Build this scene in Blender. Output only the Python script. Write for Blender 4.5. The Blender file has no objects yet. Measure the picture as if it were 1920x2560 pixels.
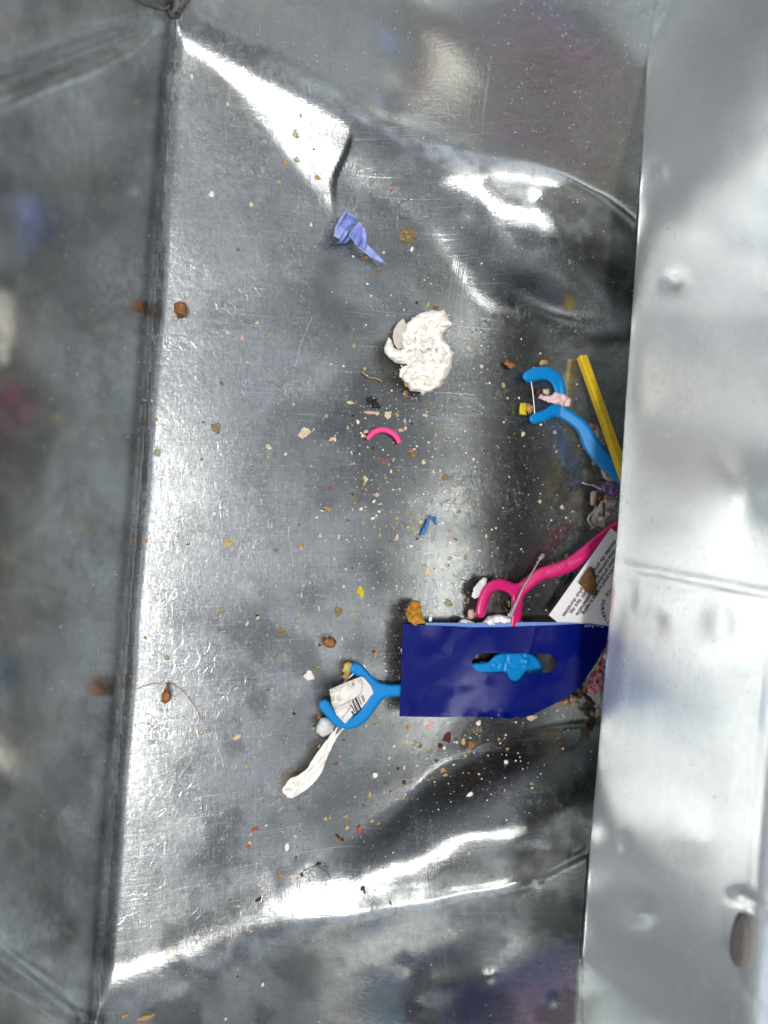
import bpy, bmesh, math, random
import numpy as np
from mathutils import Vector, Matrix, noise as mnoise
C0 = bpy.context.scene
COL = C0.collection
rnd = random.Random(7)
# ---------------------------------------------------------------- camera
H = 0.30                       # camera height above the middle of the bin floor (m)
FOV = math.radians(66)
K = math.tan(FOV/2)/1280.0     # slope of a view ray per photograph pixel
cd = bpy.data.cameras.new('camera'); cam = bpy.data.objects.new('camera', cd)
COL.objects.link(cam); C0.camera = cam
cam.location = (0, 0, H)
cd.sensor_fit = 'VERTICAL'; cd.sensor_height = 36; cd.lens = 18/math.tan(FOV/2)
cd.clip_start = 0.005; cd.clip_end = 200
cd.dof.use_dof = True; cd.dof.focus_distance = 0.297; cd.dof.aperture_fstop = 7.5
# ---------------------------------------------------------------- sky and sun
SUN_EL, SUN_AZ = math.radians(83), math.radians(-120)   # azimuth counter-clockwise from +x
world = bpy.data.worlds.new('World'); C0.world = world; world.use_nodes = True
wn = world.node_tree; bg = wn.nodes['Background']
sky = wn.nodes.new('ShaderNodeTexSky'); sky.sky_type = 'NISHITA'; sky.sun_disc = False
sky.sun_elevation = SUN_EL; sky.sun_rotation = math.radians(90)-SUN_AZ
sky.air_density = 1.0; sky.dust_density = 2.5; sky.ozone_density = 0.6
hs = wn.nodes.new('ShaderNodeHueSaturation'); hs.inputs['Saturation'].default_value = 0.38   # thin high haze whitens the blue
wn.links.new(sky.outputs[0], hs.inputs['Color']); wn.links.new(hs.outputs[0], bg.inputs[0]); bg.inputs[1].default_value = 0.125
sl = bpy.data.lights.new('sun', 'SUN'); sl.energy = 1.7; sl.angle = math.radians(4); sl.color = (1.0, 0.96, 0.9)
sun = bpy.data.objects.new('sun', sl); COL.objects.link(sun)
sd = Vector((math.cos(SUN_AZ)*math.cos(SUN_EL), math.sin(SUN_AZ)*math.cos(SUN_EL), math.sin(SUN_EL)))
sun.rotation_euler = sd.to_track_quat('Z', 'Y').to_euler(); sun.location = sd*3
C0.view_settings.view_transform = 'Standard'; C0.view_settings.look = 'None'
C0.view_settings.exposure = 0.5; C0.view_settings.gamma = 1.0
C0.cycles.max_bounces = 14; C0.cycles.glossy_bounces = 8
C0.cycles.caustics_reflective = True
# ---------------------------------------------------------------- the pressed sheet: depth along the view rays
CAM = np.array([0, 0, H])
def ray(px, py):
    px = np.asarray(px, float); py = np.asarray(py, float)
    return np.stack([(px-960)*K, (1280-py)*K, -np.ones_like(px)], -1)
def plane_t(P0, n, px, py):
    d = ray(px, py); den = d @ n
    num = float(np.dot(n, P0-CAM))
    t = np.where(np.abs(den) > 1e-6, num/np.where(np.abs(den) > 1e-6, den, 1), 9.0)
    return np.where((t <= 0) | (t > 3), 3.0, t)
def smin(a, b, r):
    h = np.maximum(r-np.abs(a-b), 0)/r
    return np.minimum(a, b)-h*h*r*0.25
TILT = math.radians(22)
ux = np.array([math.cos(math.radians(-4.4)), math.sin(math.radians(-4.4)), 0])
NF = ux*math.sin(TILT)+np.array([0, 0, math.cos(TILT)])       # floor normal: it falls away to the right
PF = np.array([0, 0, 0.0])
def fpt(px, py):
    t = float(plane_t(PF, NF, px, py)); return CAM+ray(px, py)*t
def wall(pa, pb, lean, inward):
    """plane through two floor points, leaning outward; inward = 2d direction to the inside"""
    A, B = fpt(*pa), fpt(*pb); e = (B-A)/np.linalg.norm(B-A)
    n = np.cross(e, [0, 0, 1.0]); n /= np.linalg.norm(n)
    if n[0]*inward[0]+n[1]*inward[1] < 0: n = -n
    up = np.cross(e, n); up = up if up[2] > 0 else -up
    nn = n*math.cos(lean)+up*math.sin(lean)
    return A, nn/np.linalg.norm(nn)
WL = wall((250, 2500), (445, 50), math.radians(5), (1, 0))
WT = wall((440, 50), (1600, 700), math.radians(20), (0, -1))
WB = wall((250, 2540), (1480, 2030), math.radians(16), (0, 1))
def sst(x, a, b):
    u = np.clip((x-a)/(b-a), 0, 1); return u*u*(3-2*u)
def gauss(px, py, cx, cy, sx, sy, ang=0):
    a = math.radians(ang); dx, dy = px-cx, py-cy
    u = dx*math.cos(a)+dy*math.sin(a); v = -dx*math.sin(a)+dy*math.cos(a)
    return np.exp(-(u/sx)**2-(v/sy)**2)
def sdist(px, py, a, b):
    """signed distance in pixels to the line a-b (positive on its left in image space, y down)"""
    dx, dy = b[0]-a[0], b[1]-a[1]; L = math.hypot(dx, dy)
    return ((px-a[0])*dy-(py-a[1])*dx)/L, ((px-a[0])*dx+(py-a[1])*dy)/L
def vnoise(px, py, s, seed=0):
    """smooth value noise on numpy arrays"""
    x = np.asarray(px)/s+seed*17.3; y = np.asarray(py)/s-seed*9.1
    xi = np.floor(x).astype(int); yi = np.floor(y).astype(int); fx = x-xi; fy = y-yi
    def h(a, b):
        v = np.sin(a*127.1+b*311.7+seed*74.7)*43758.5453; return v-np.floor(v)
    fx = fx*fx*(3-2*fx); fy = fy*fy*(3-2*fy)
    return (h(xi, yi)*(1-fx)+h(xi+1, yi)*fx)*(1-fy)+(h(xi, yi+1)*(1-fx)+h(xi+1, yi+1)*fx)*fy-0.5
SD = np.array([math.cos(SUN_AZ)*math.cos(SUN_EL), math.sin(SUN_AZ)*math.cos(SUN_EL), math.sin(SUN_EL)])
def bead(a, b, mid, start, r_, fade, up=0.0015):
    """level bead from a to b whose crest mirrors the sky glare to the viewer at mid; it leaves the floor at start"""
    v = -ray(*mid); v = v/np.linalg.norm(v); n = v+SD; n /= np.linalg.norm(n)
    P = CAM+ray(*start)*(float(plane_t(PF, NF, *start))-up)
    return a, b, r_, n, P, fade
BEADS = [bead((900, 300), (1420, 625), (1240, 500), (950, 340), 0.030, 0.72), bead((640, 2310), (1340, 2035), (1150, 2110), (740, 2270), 0.016, 0.75)]
def depth(px, py):
    px = np.asarray(px, float); py = np.asarray(py, float)
    tf = plane_t(PF, NF, px, py)
    # floor: gentle roll-up towards the left fold and slow buckles
    crx = 445-(py-50)*0.0796
    q = np.clip(1-(px-crx)/420.0, 0, 1.3)
    tf = tf+0.0030*q*q*q/(0.3+0.7*q)*(0.72+0.9*vnoise(px*0, py, 380, 8))
    tf = tf+0.0016*vnoise(px, py, 420, 1)+0.0007*vnoise(px, py, 170, 2)
    # the floor warps up towards the right along both end folds
    dt, st = sdist(px, py, (440, 50), (1600, 700)); db, sb = sdist(px, py, (250, 2540), (1480, 2030))
    # raised triangular buckle under the top fold, sharp on its right edge
    d1, s1 = sdist(px, py, (445, 60), (835, 560))      # + to the upper right
    d2, s2 = sdist(px, py, (882, 325), (835, 560))
    edge = 835+np.clip((560-py)/235.0, -0.3, 1.3)*47-20*np.exp(-((py-450)/60)**2)
    d2 = px-edge
    f = (np.sqrt(np.maximum(d1, 0)**2+400)-20)/260.0
    f = np.where(d1 > 0, np.minimum(f, 1), 0)
    dt, st = sdist(px, py, (440, 50), (1600, 700))
    f = f*sst(-d2, -5, 5)*sst(-py, -640, -520)*sst(-dt, 0, 115)
    tf = tf-0.0115*f
    tt = plane_t(WT[0], WT[1], px, py)
    dt, st = sdist(px, py, (440, 50), (1600, 700))     # + above the fold
    tt = tt+0.0016*vnoise(px, py, 330, 3)+0.0004*np.sin(dt/75+st/230)*sst(dt, 0, 150)-0.0012*gauss(px, py, 960, 230, 90, 60, 30)
    tt = tt+1.3e-5*(px-1250)*sst(dt, 0, 350)+0.0*gauss(px, py, 1500, 350, 160, 160)     # slightly dished there
    flare = 0.0009*np.maximum(px-(1640-(py-0)*0.078), 0)           # both end walls bend away behind the hanging panel
    tt = tt+flare
    tb = plane_t(WB[0], WB[1], px, py)
    db, sb = sdist(px, py, (250, 2540), (1480, 2030))  # + below the fold
    tb = tb+0.0020*vnoise(px, py, 300, 4)+flare
    rt = 0.010+0.036*sst(px, 420, 1100)
    rb = 0.018+0.034*sst(px, 200, 1200)
    tf = np.minimum(tf, 0.45)
    t = smin(tf, tt, rt)
    t = smin(t, tb, rb)
    # creased ridges along the bottom fold
    t = t+0.0016*np.sin((db+40)/38.0)*np.exp(-((db-60)/190)**2)*sst(sb, 0, 900)
    # rounded beads rolled along both folds; they run level while the floor falls away to the right
    for (ax, ay), (bx, by), r_, nn_, lift, fade in BEADS:
        d_, s_ = sdist(px, py, (ax, ay), (bx, by)); L_ = math.hypot(bx-ax, by-ay)
        tc = plane_t(lift, nn_, px, py)+(d_*K*0.3)**2/(2*r_)*(1+0.5*vnoise(px, py, 120, 33))
        tc = tc+(np.maximum(s_-L_*fade, 0)*K*0.3)**2*9.0+0.0018*vnoise(px, py, 120, 34)+0.0008*vnoise(px, py, 50, 35)
        t = smin(t, tc, 0.0075)
    # little pock dents in the bottom wall
    for cx, cy, s, a in ((1345, 2205, 10, .0012), (1010, 2415, 24, .0016), (1225, 2440, 16, .0016), (1110, 2460, 40, .002), (1060, 2520, 30, -.002), (1385, 2500, 14, .001), (690, 2215, 30, .0012), (1420, 2330, 12, .001)):
        t = t-a*0.45*gauss(px, py, cx, cy, s, s)
    tl = plane_t(WL[0], WL[1], px, py)
    tl = tl+0.0040*vnoise(px, py, 500, 5)+0.0012*vnoise(px, py, 160, 6)
    dl1, _ = sdist(px, py, (0, 215), (440, 45)); tl = tl+0.004*np.exp(-(dl1/28)**2)*sst(430-px, 0, 150)
    dl2, _ = sdist(px, py, (0, 2400), (210, 2560)); tl = tl+0.004*np.exp(-(dl2/24)**2)
    t = smin(t, tl, 0.0045)
    # narrow rolled seam along the left fold
    dd = px-crx
    t = t+0.0012*np.exp(-((dd+4)/7.0)**2)-0.0006*np.exp(-((dd+26)/8.0)**2)
    return t
def W(px, py, h=0.0):
    """world point seen at photograph pixel (px, py), h metres above the sheet"""
    t = float(depth(px, py)); n = NF
    d = ray(px, py); t = t+h/float(np.dot(n, d)) if h else t
    return Vector((CAM+d*t).tolist())
def Wa(P, h=0.0):
    P = np.asarray(P, float); d = ray(P[:, 0], P[:, 1]); t = depth(P[:, 0], P[:, 1])
    hh = np.asarray(h, float); t = t+hh/(d @ NF)
    return CAM+d*t[:, None]
NV = Vector(NF.tolist())
# ---------------------------------------------------------------- materials
def nodes(name):
    m = bpy.data.materials.new(name); m.use_nodes = True
    nt = m.node_tree; b = nt.nodes['Principled BSDF']; return m, nt, b
def nd(nt, typ, ins=None, **kw):
    n = nt.nodes.new(typ)
    for k, v in kw.items(): setattr(n, k, v)
    for k, v in (ins or {}).items():
        if hasattr(v, 'is_output'): nt.links.new(v, n.inputs[k])
        else: n.inputs[k].default_value = v
    return n
def mathn(nt, op, a, b=None, c=None, clamp=False):
    ins = {0: a}
    if b is not None: ins[1] = b
    if c is not None: ins[2] = c
    n = nd(nt, 'ShaderNodeMath', ins, operation=op); n.use_clamp = clamp; return n.outputs[0]
def ramp(nt, v, lo, hi, a=0.0, b=1.0):
    return nd(nt, 'ShaderNodeMapRange', {0: v, 1: lo, 2: hi, 3: a, 4: b}).outputs[0]
def mix(nt, f, a, b):
    n = nt.nodes.new('ShaderNodeMix'); n.data_type = 'RGBA'
    for i, v in ((0, f), (6, a), (7, b)):
        if hasattr(v, 'is_output'): nt.links.new(v, n.inputs[i])
        else: n.inputs[i].default_value = v if i == 0 else (*v[:3], 1)
    return n.outputs[2]
def noise_t(nt, vec, scale, detail=4, rough=0.55, dist=0.0):
    return nd(nt, 'ShaderNodeTexNoise', {'Vector': vec, 'Scale': scale, 'Detail': detail, 'Roughness': rough, 'Distortion': dist}).outputs[0]
def mapping(nt, vec, scale=(1, 1, 1), rot=(0, 0, 0), loc=(0, 0, 0)):
    return nd(nt, 'ShaderNodeMapping', {'Vector': vec, 'Scale': scale, 'Rotation': rot, 'Location': loc}).outputs[0]
def zinc(name, base=(0.37, 0.395, 0.395), grime=1.0, rough=0.2, bump=1.0, glitter=0.0, haze=0.25, graded=False):
    m, nt, b = nodes(name)
    co = nd(nt, 'ShaderNodeTexCoord').outputs['Object']
    if graded:     # wall = 0 on the trodden floor, 1 on the cleaner walls; spec = flecks on the top wall
        wl = nd(nt, 'ShaderNodeAttribute', attribute_name='wall').outputs['Fac']; fl = nd(nt, 'ShaderNodeAttribute', attribute_name='flecks').outputs['Fac']
        base = mix(nt, wl, base, (0.78, 0.81, 0.79)); base = mix(nt, nd(nt, 'ShaderNodeAttribute', attribute_name='clean').outputs['Fac'], base, (0.66, 0.69, 0.68)); G = mathn(nt, 'SUBTRACT', 1.0, mathn(nt, 'MULTIPLY', wl, 0.72))
    else: G = 1.0
    # fine woven brush marks: two crossed stretched noises
    rx = mapping(nt, co, (2600, 330, 330), (0, 0, math.radians(-3)))
    ry = mapping(nt, co, (330, 2600, 330), (0, 0, math.radians(2)))
    wx = noise_t(nt, rx, 1.0, 3, 0.7); wy = noise_t(nt, ry, 1.0, 3, 0.7)
    weave = mathn(nt, 'ADD', wx, wy)
    mott = noise_t(nt, co, 420, 5, 0.7, 0.6)              # mottled corrosion
    blot = noise_t(nt, co, 60, 4, 0.6, 0.4)
    big = noise_t(nt, co, 17, 3, 0.5)
    fine = noise_t(nt, co, 2300, 3, 0.7)
    wvc = noise_t(nt, mapping(nt, co, (1500, 170, 170), (0, 0, math.radians(-3))), 1.0, 3, 0.75); wvd = noise_t(nt, mapping(nt, co, (170, 1500, 170), (0, 0, math.radians(2))), 1.0, 3, 0.75)
    wvk = mathn(nt, 'MULTIPLY', ramp(nt, mathn(nt, 'MINIMUM', wvc, wvd), 0.46, 0.36), ramp(nt, blot, 0.40, 0.62, 0.15, 0.75))
    # crazed tide-marks
    cell = nd(nt, 'ShaderNodeTexVoronoi', {'Vector': nd(nt, 'ShaderNodeVectorMath', {0: co, 1: (0, 0, 0)}).outputs[0], 'Scale': 260.0}, feature='DISTANCE_TO_EDGE').outputs[0]
    crz = mathn(nt, 'MULTIPLY', ramp(nt, cell, 0.0, 0.05, 1, 0), ramp(nt, blot, 0.52, 0.62))
    # long scratches
    sc = noise_t(nt, mapping(nt, co, (1700, 22, 22), (0, 0, math.radians(5))), 1.0, 2, 0.6)
    scr = mathn(nt, 'MULTIPLY', ramp(nt, sc, 0.64, 0.74), 0.3)
    sc2 = noise_t(nt, mapping(nt, co, (30, 1900, 30), (0, 0, math.radians(-38))), 1.0, 2, 0.6)
    scr = mathn(nt, 'MAXIMUM', scr, mathn(nt, 'MULTIPLY', ramp(nt, sc2, 0.62, 0.74), 0.6))
    dirt = mathn(nt, 'MULTIPLY', ramp(nt, mott, 0.42, 0.60), ramp(nt, big, 0.36, 0.62, 0.35, 1.0))
    pale = mathn(nt, 'MULTIPLY', ramp(nt, noise_t(nt, co, 700, 4, 0.75, 1.0), 0.53, 0.68), ramp(nt, blot, 0.40, 0.66, 0.2, 1.0))
    tar_shade = nd(nt, 'ShaderNodeAttribute', attribute_name='tarnish_shade').outputs['Fac']
    tar_shade = mathn(nt, 'MULTIPLY', tar_shade, ramp(nt, mathn(nt, 'ADD', mott, mathn(nt, 'MULTIPLY', blot, 0.6)), 0.98, 0.66, 0.72, 1.0), clamp=True)
    col = mix(nt, mathn(nt, 'MULTIPLY', dirt, mathn(nt, 'MULTIPLY', G, 0.72*grime)), base, (0.16, 0.165, 0.165))
    cloud = ramp(nt, noise_t(nt, co, 38, 5, 0.65, 0.8), 0.47, 0.62)
    col = mix(nt, mathn(nt, 'MULTIPLY', cloud, mathn(nt, 'MULTIPLY', G, 0.5*grime)), col, (0.15, 0.155, 0.15))
    col = mix(nt, mathn(nt, 'MULTIPLY', wvk, G if graded else 0.35*grime), col, (0.13, 0.14, 0.14))
    col = mix(nt, mathn(nt, 'MULTIPLY', tar_shade, 0.94), col, (0.045, 0.05, 0.05))
    col = mix(nt, mathn(nt, 'MULTIPLY', ramp(nt, fine, 0.35, 0.7), 0.18), col, (0.85, 0.87, 0.87))
    film = nd(nt, 'ShaderNodeAttribute', attribute_name='film').outputs['Fac']
    film = mathn(nt, 'MULTIPLY', film, ramp(nt, noise_t(nt, co, 500, 5, 0.75, 0.8), 0.40, 0.60, 0.1, 1.0), clamp=True)
    pale = mathn(nt, 'MULTIPLY', mathn(nt, 'MAXIMUM', pale, film), mathn(nt, 'SUBTRACT', 1.0, mathn(nt, 'MULTIPLY', tar_shade, 0.55)))
    # a bundle of long parallel scratches down the floor
    sx_ = nd(nt, 'ShaderNodeSeparateXYZ', {0: co}); X_, Y_ = sx_.outputs[0], sx_.outputs[1]
    fc = nd(nt, 'ShaderNodeFloatCurve', {'Value': ramp(nt, Y_, -0.17, 0.12)}); cv = fc.mapping.curves[0]
    pp = [(-0.17, 0.021), (-0.12, 0.015), (-0.08, 0.012), (-0.03, 0.016), (0.0, 0.018), (0.03, 0.022), (0.06, 0.025), (0.12, 0.033)]
    for k, (yy, xx) in enumerate(pp):
        u = ((yy+0.17)/0.29, xx/0.05)
        if k == 0: cv.points[0].location = u
        elif k == len(pp)-1: cv.points[-1].location = u
        else: cv.points.new(*u)
    fc.mapping.update()
    xo = mathn(nt, 'SUBTRACT', X_, mathn(nt, 'MULTIPLY', fc.outputs[0], 0.05))
    bund = nd(nt, 'ShaderNodeCombineXYZ', {0: mathn(nt, 'MULTIPLY', xo, 3800.0), 1: mathn(nt, 'MULTIPLY', Y_, 18.0)}).outputs[0]
    bsc = mathn(nt, 'MULTIPLY', ramp(nt, noise_t(nt, bund, 1.0, 2, 0.6), 0.56, 0.66), ramp(nt, mathn(nt, 'ABSOLUTE', xo), 0.0026, 0.0042, 1, 0))
    if grime >= 0.6: scr = mathn(nt, 'MAXIMUM', scr, bsc)
    pale = mathn(nt, 'MULTIPLY', pale, G)
    if graded: pale = mathn(nt, 'ADD', pale, mathn(nt, 'MULTIPLY', wl, 0.14))
    metal = mathn(nt, 'SUBTRACT', 1.0, mathn(nt, 'ADD', mathn(nt, 'MULTIPLY', pale, 0.45*grime), haze*0.35), clamp=True)
    col = mix(nt, mathn(nt, 'MULTIPLY', pale, 0.6*grime), col, (0.42, 0.44, 0.43))
    col = mix(nt, mathn(nt, 'MULTIPLY', scr, 0.4*grime), col, (0.8, 0.82, 0.82))
    r = mathn(nt, 'ADD', rough, mathn(nt, 'MULTIPLY', ramp(nt, mott, 0.3, 0.7), mathn(nt, 'MULTIPLY', G, 0.17*grime)))
    r = mathn(nt, 'ADD', r, mathn(nt, 'MULTIPLY', pale, 0.25*grime))
    if graded:
        cln = nd(nt, 'ShaderNodeAttribute', attribute_name='clean').outputs['Fac']; r = mathn(nt, 'MULTIPLY', r, mathn(nt, 'SUBTRACT', 1.0, mathn(nt, 'MULTIPLY', mathn(nt, 'MAXIMUM', cln, mathn(nt, 'MULTIPLY', wl, 0.9)), 0.55)))
    hsum = mathn(nt, 'ADD', mathn(nt, 'MULTIPLY', weave, 0.5), mathn(nt, 'MULTIPLY', mott, 0.9*grime))
    hsum = mathn(nt, 'ADD', hsum, mathn(nt, 'MULTIPLY', fine, 0.35))
    hsum = mathn(nt, 'ADD', hsum, mathn(nt, 'MULTIPLY', scr, -0.3*grime))
    hsum = mathn(nt, 'ADD', hsum, mathn(nt, 'MULTIPLY', crz, 0.4*grime))
    if glitter:
        gv = nd(nt, 'ShaderNodeTexVoronoi', {'Vector': co, 'Scale': 640.0}).outputs[0]
        gth = mathn(nt, 'ADD', 0.06, mathn(nt, 'MULTIPLY', ramp(nt, noise_t(nt, co, 95, 3, 0.7), 0.45, 0.68), 0.16))
        gs = mathn(nt, 'MULTIPLY', mathn(nt, 'LESS_THAN', gv, gth), ramp(nt, noise_t(nt, co, 900, 1, 0.5), 0.40, 0.62), clamp=True)
        if graded: gs = mathn(nt, 'MULTIPLY', gs, fl)
        col = mix(nt, mathn(nt, 'MULTIPLY', gs, glitter), col, (0.95, 0.95, 0.93))
        metal = mathn(nt, 'MULTIPLY', metal, mathn(nt, 'SUBTRACT', 1.0, mathn(nt, 'MULTIPLY', gs, 0.7)))
    bst = mathn(nt, 'MULTIPLY', mathn(nt, 'MULTIPLY', mathn(nt, 'ADD', mathn(nt, 'MULTIPLY', G, 0.9), 0.1), mathn(nt, 'SUBTRACT', 1.0, mathn(nt, 'MULTIPLY', cln, 0.6))), 0.32*bump) if graded else 0.32*bump
    bp = nd(nt, 'ShaderNodeBump', {'Height': hsum, 'Strength': bst, 'Distance': 0.0004})
    nt.links.new(col, b.inputs['Base Color']); nt.links.new(metal, b.inputs['Metallic'])
    nt.links.new(r, b.inputs['Roughness']); nt.links.new(bp.outputs[0], b.inputs['Normal'])
    b.inputs['Specular IOR Level'].default_value = 0.5
    return m
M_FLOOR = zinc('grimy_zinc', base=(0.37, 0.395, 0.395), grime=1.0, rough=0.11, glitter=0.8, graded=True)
M_LEFT = zinc('dull_zinc', base=(0.74, 0.76, 0.73), grime=0.6, rough=0.05, bump=0.2)
M_PANEL = zinc('bright_zinc', base=(0.80, 0.84, 0.85), grime=0.15, rough=0.19, bump=0.35, haze=0.7)
# ---------------------------------------------------------------- helpers for things
def tag(o, label=None, cat=None, group=None, kind=None):
    if label: o['label'] = label
    if cat: o['category'] = cat
    if group: o['group'] = group
    if kind: o['kind'] = kind
    return o
def empty(name, loc, label, cat, group=None):
    o = bpy.data.objects.new(name, None); COL.objects.link(o); o.location = loc; o.empty_display_size = 0.005
    return tag(o, label, cat, group)
def mesh(name, verts, faces, mat, parent=None, smooth=True, loc=None, normals=None):
    """verts in world coordinates; stored relative to the parent's or own base point"""
    base = parent_world(parent) if parent else Vector(loc if loc else (0, 0, 0))
    b = np.array(base); v = np.asarray([tuple(p) for p in verts], float)-b
    me = bpy.data.meshes.new(name)
    me.from_pydata(v.tolist(), [], [tuple(f) for f in faces]); me.update()
    if smooth: me.shade_smooth()
    me.materials.append(mat)
    o = bpy.data.objects.new(name, me); COL.objects.link(o)
    if parent: o.parent = parent
    else: o.location = base
    return o
def parent_world(p):
    w = Vector((0, 0, 0))
    while p: w += Vector(p.location); p = p.parent
    return w
def plain0(name, col):
    m, nt, b = nodes(name); b.inputs['Base Color'].default_value = (*col, 1); b.inputs['Roughness'].default_value = 0.9; return m
# ---------------------------------------------------------------- the bin
bin_ = empty('metal_bin', (0, 0, 0), 'dented galvanised sheet metal bin seen from above, grimy inside and holding litter', 'bin')
STEP = 6
gx = np.arange(-420, 2300+STEP, STEP); gy = np.arange(-420, 3000+STEP, STEP)
PX, PY = np.meshgrid(gx, gy)
D = depth(PX, PY); D = np.clip(D, 0.07, 0.55)
R3 = ray(PX, PY); V3 = CAM+R3*D[..., None]
# smooth normals of the whole sheet, shared by its panels
du = np.zeros_like(V3); dv = np.zeros_like(V3)
du[:, 1:-1] = V3[:, 2:]-V3[:, :-2]; du[:, 0] = V3[:, 1]-V3[:, 0]; du[:, -1] = V3[:, -1]-V3[:, -2]
dv[1:-1] = V3[2:]-V3[:-2]; dv[0] = V3[1]-V3[0]; dv[-1] = V3[-1]-V3[-2]
N3 = np.cross(dv, du); N3 /= np.linalg.norm(N3, axis=-1, keepdims=True)
def fbm(px, py, s, seed): return vnoise(px, py, s, seed)+0.5*vnoise(px, py, s/2, seed+1)+0.25*vnoise(px, py, s/4.3, seed+2)+0.15*vnoise(px, py, s/9, seed+3)
wb = fbm(PX, PY, 230, 30)
# mottled staining, plus dark reflections painted into the colour at the floor's low end
TAR_SHADE = sst(PX+260*wb+0.12*np.abs(PY-1250), 880, 1180)*sst(PY+150*wb-0.35*(PX-1300), 420, 720)*sst(-(PY+120*wb+0.25*(PX-1300)), -2120, -1900)
TAR_SHADE = np.maximum(TAR_SHADE, 0.75*gauss(PX, PY, 1010, 500, 150, 130, 35)*sst(PX, 842, 850))
TAR_SHADE = np.maximum(TAR_SHADE, 0.8*sst(wb, -0.15, 0.35)*sst(PX, 560, 900)*sst(PY, 350, 700))
TAR_SHADE = np.maximum(TAR_SHADE, 0.65*sst(fbm(PX, PY, 110, 90), 0.0, 0.3)*sst(PY, 1450, 1600)*sst(PX, 330, 400))
# pale chalky film: patches on the left of the floor and crust along the seam
CRX = 445-(PY-50)*0.0796; w2 = fbm(PX, PY, 120, 44); w3 = fbm(PX, PY, 34, 48)
FILM = 0.5*sst(w2, 0.12, 0.5)*sst(-PX, -1050, -650)*sst(PX-CRX, 0, 20)
FILM = np.maximum(FILM, sst(w3, 0.12, 0.30)*np.exp(-((PX-CRX-8)/26)**2)*sst(fbm(PX*0+50, PY, 150, 60), -0.1, 0.15))
FILM = np.maximum(FILM, 0.55*sst(w2, -0.1, 0.4)*gauss(PX, PY, 420, 1980, 170, 330, 15)*sst(PX-CRX, 0, 20))
FILM = np.maximum(FILM, 0.7*sst(w2, -0.2, 0.3)*gauss(PX, PY, 690, 640, 120, 150, 0))
FILM = np.maximum(FILM, 0.5*sst(w3, -0.1, 0.3)*gauss(PX, PY, 930, 470, 80, 150, -20))
DT, ST = sdist(PX, PY, (440, 50), (1600, 700)); DB, SB = sdist(PX, PY, (250, 2540), (1480, 2030))
WALLW = np.maximum(sst(DT+40*w3, -20, 60), 0.85*sst(-DB+60*w3, -60, 60)); FLK = sst(DT, 10, 60)
TAR_SHADE = np.maximum(TAR_SHADE, 1.25*sst(PX+240*wb, 780, 1040)*sst(-PX, -1420, -1180)*sst(PY+200*w2, 700, 1000)*sst(-PY+160*w2, -1720, -1540))  # dark patch painted in against the panel's mirrored glare at the centre
TAR_SHADE = np.maximum(TAR_SHADE, 0.95*sst(fbm(PX, PY, 75, 120), -0.05, 0.3)*np.maximum(np.exp(-((DT+20)/120)**2)*sst(PX, 900, 1000), np.exp(-((DB-60)/130)**2)))
CLEAN = sst(PX, 1280, 1420)*sst(PY, 600, 800)*sst(-PY, -2000, -1800)
TAR_SHADE = TAR_SHADE*(1-0.85*CLEAN)
TAR_SHADE = np.maximum(TAR_SHADE, 0.75*sst(DT, -90, -20)*sst(-DT, -14, 0)*sst(PX, 700, 900)*sst(w3, -0.3, 0.2))
LW = fbm(PX, PY, 90, 70)
TAR_SHADE = np.where(PX < CRX-14, 0.3*sst(LW, 0.0, 0.4)+0.9*np.exp(-((PX-CRX+22)/16)**2), TAR_SHADE)
FILM = np.where(PX < CRX-14, 0.55*sst(fbm(PX, PY, 60, 80), 0.15, 0.5), FILM)
cxp = (PX[:-1, :-1]+PX[1:, 1:])/2; cyp = (PY[:-1, :-1]+PY[1:, 1:])/2
tf = plane_t(PF, NF, cxp, cyp); tt = plane_t(*WT, cxp, cyp); tb = plane_t(*WB, cxp, cyp); tl = plane_t(*WL, cxp, cyp)
which = np.argmin(np.stack([tf, tt, tb, tl]), 0)
ny, nx = PX.shape
idx = np.arange(ny*nx).reshape(ny, nx)
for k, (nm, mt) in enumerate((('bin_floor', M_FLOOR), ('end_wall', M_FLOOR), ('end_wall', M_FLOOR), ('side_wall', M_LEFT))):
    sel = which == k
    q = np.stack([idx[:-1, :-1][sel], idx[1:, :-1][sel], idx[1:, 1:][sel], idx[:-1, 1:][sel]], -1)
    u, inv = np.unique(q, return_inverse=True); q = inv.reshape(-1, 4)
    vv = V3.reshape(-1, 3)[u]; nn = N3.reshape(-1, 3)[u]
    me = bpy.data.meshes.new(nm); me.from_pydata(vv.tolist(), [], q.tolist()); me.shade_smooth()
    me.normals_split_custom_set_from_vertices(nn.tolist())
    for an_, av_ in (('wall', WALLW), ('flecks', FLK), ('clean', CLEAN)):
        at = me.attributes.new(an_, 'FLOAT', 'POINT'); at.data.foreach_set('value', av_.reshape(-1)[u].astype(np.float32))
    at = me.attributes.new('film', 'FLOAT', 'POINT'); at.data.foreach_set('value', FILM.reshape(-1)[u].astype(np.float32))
    at = me.attributes.new('tarnish_shade', 'FLOAT', 'POINT'); at.data.foreach_set('value', TAR_SHADE.reshape(-1)[u].astype(np.float32))
    me.materials.append(mt); o = bpy.data.objects.new(nm, me); COL.objects.link(o); o.parent = bin_
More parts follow.
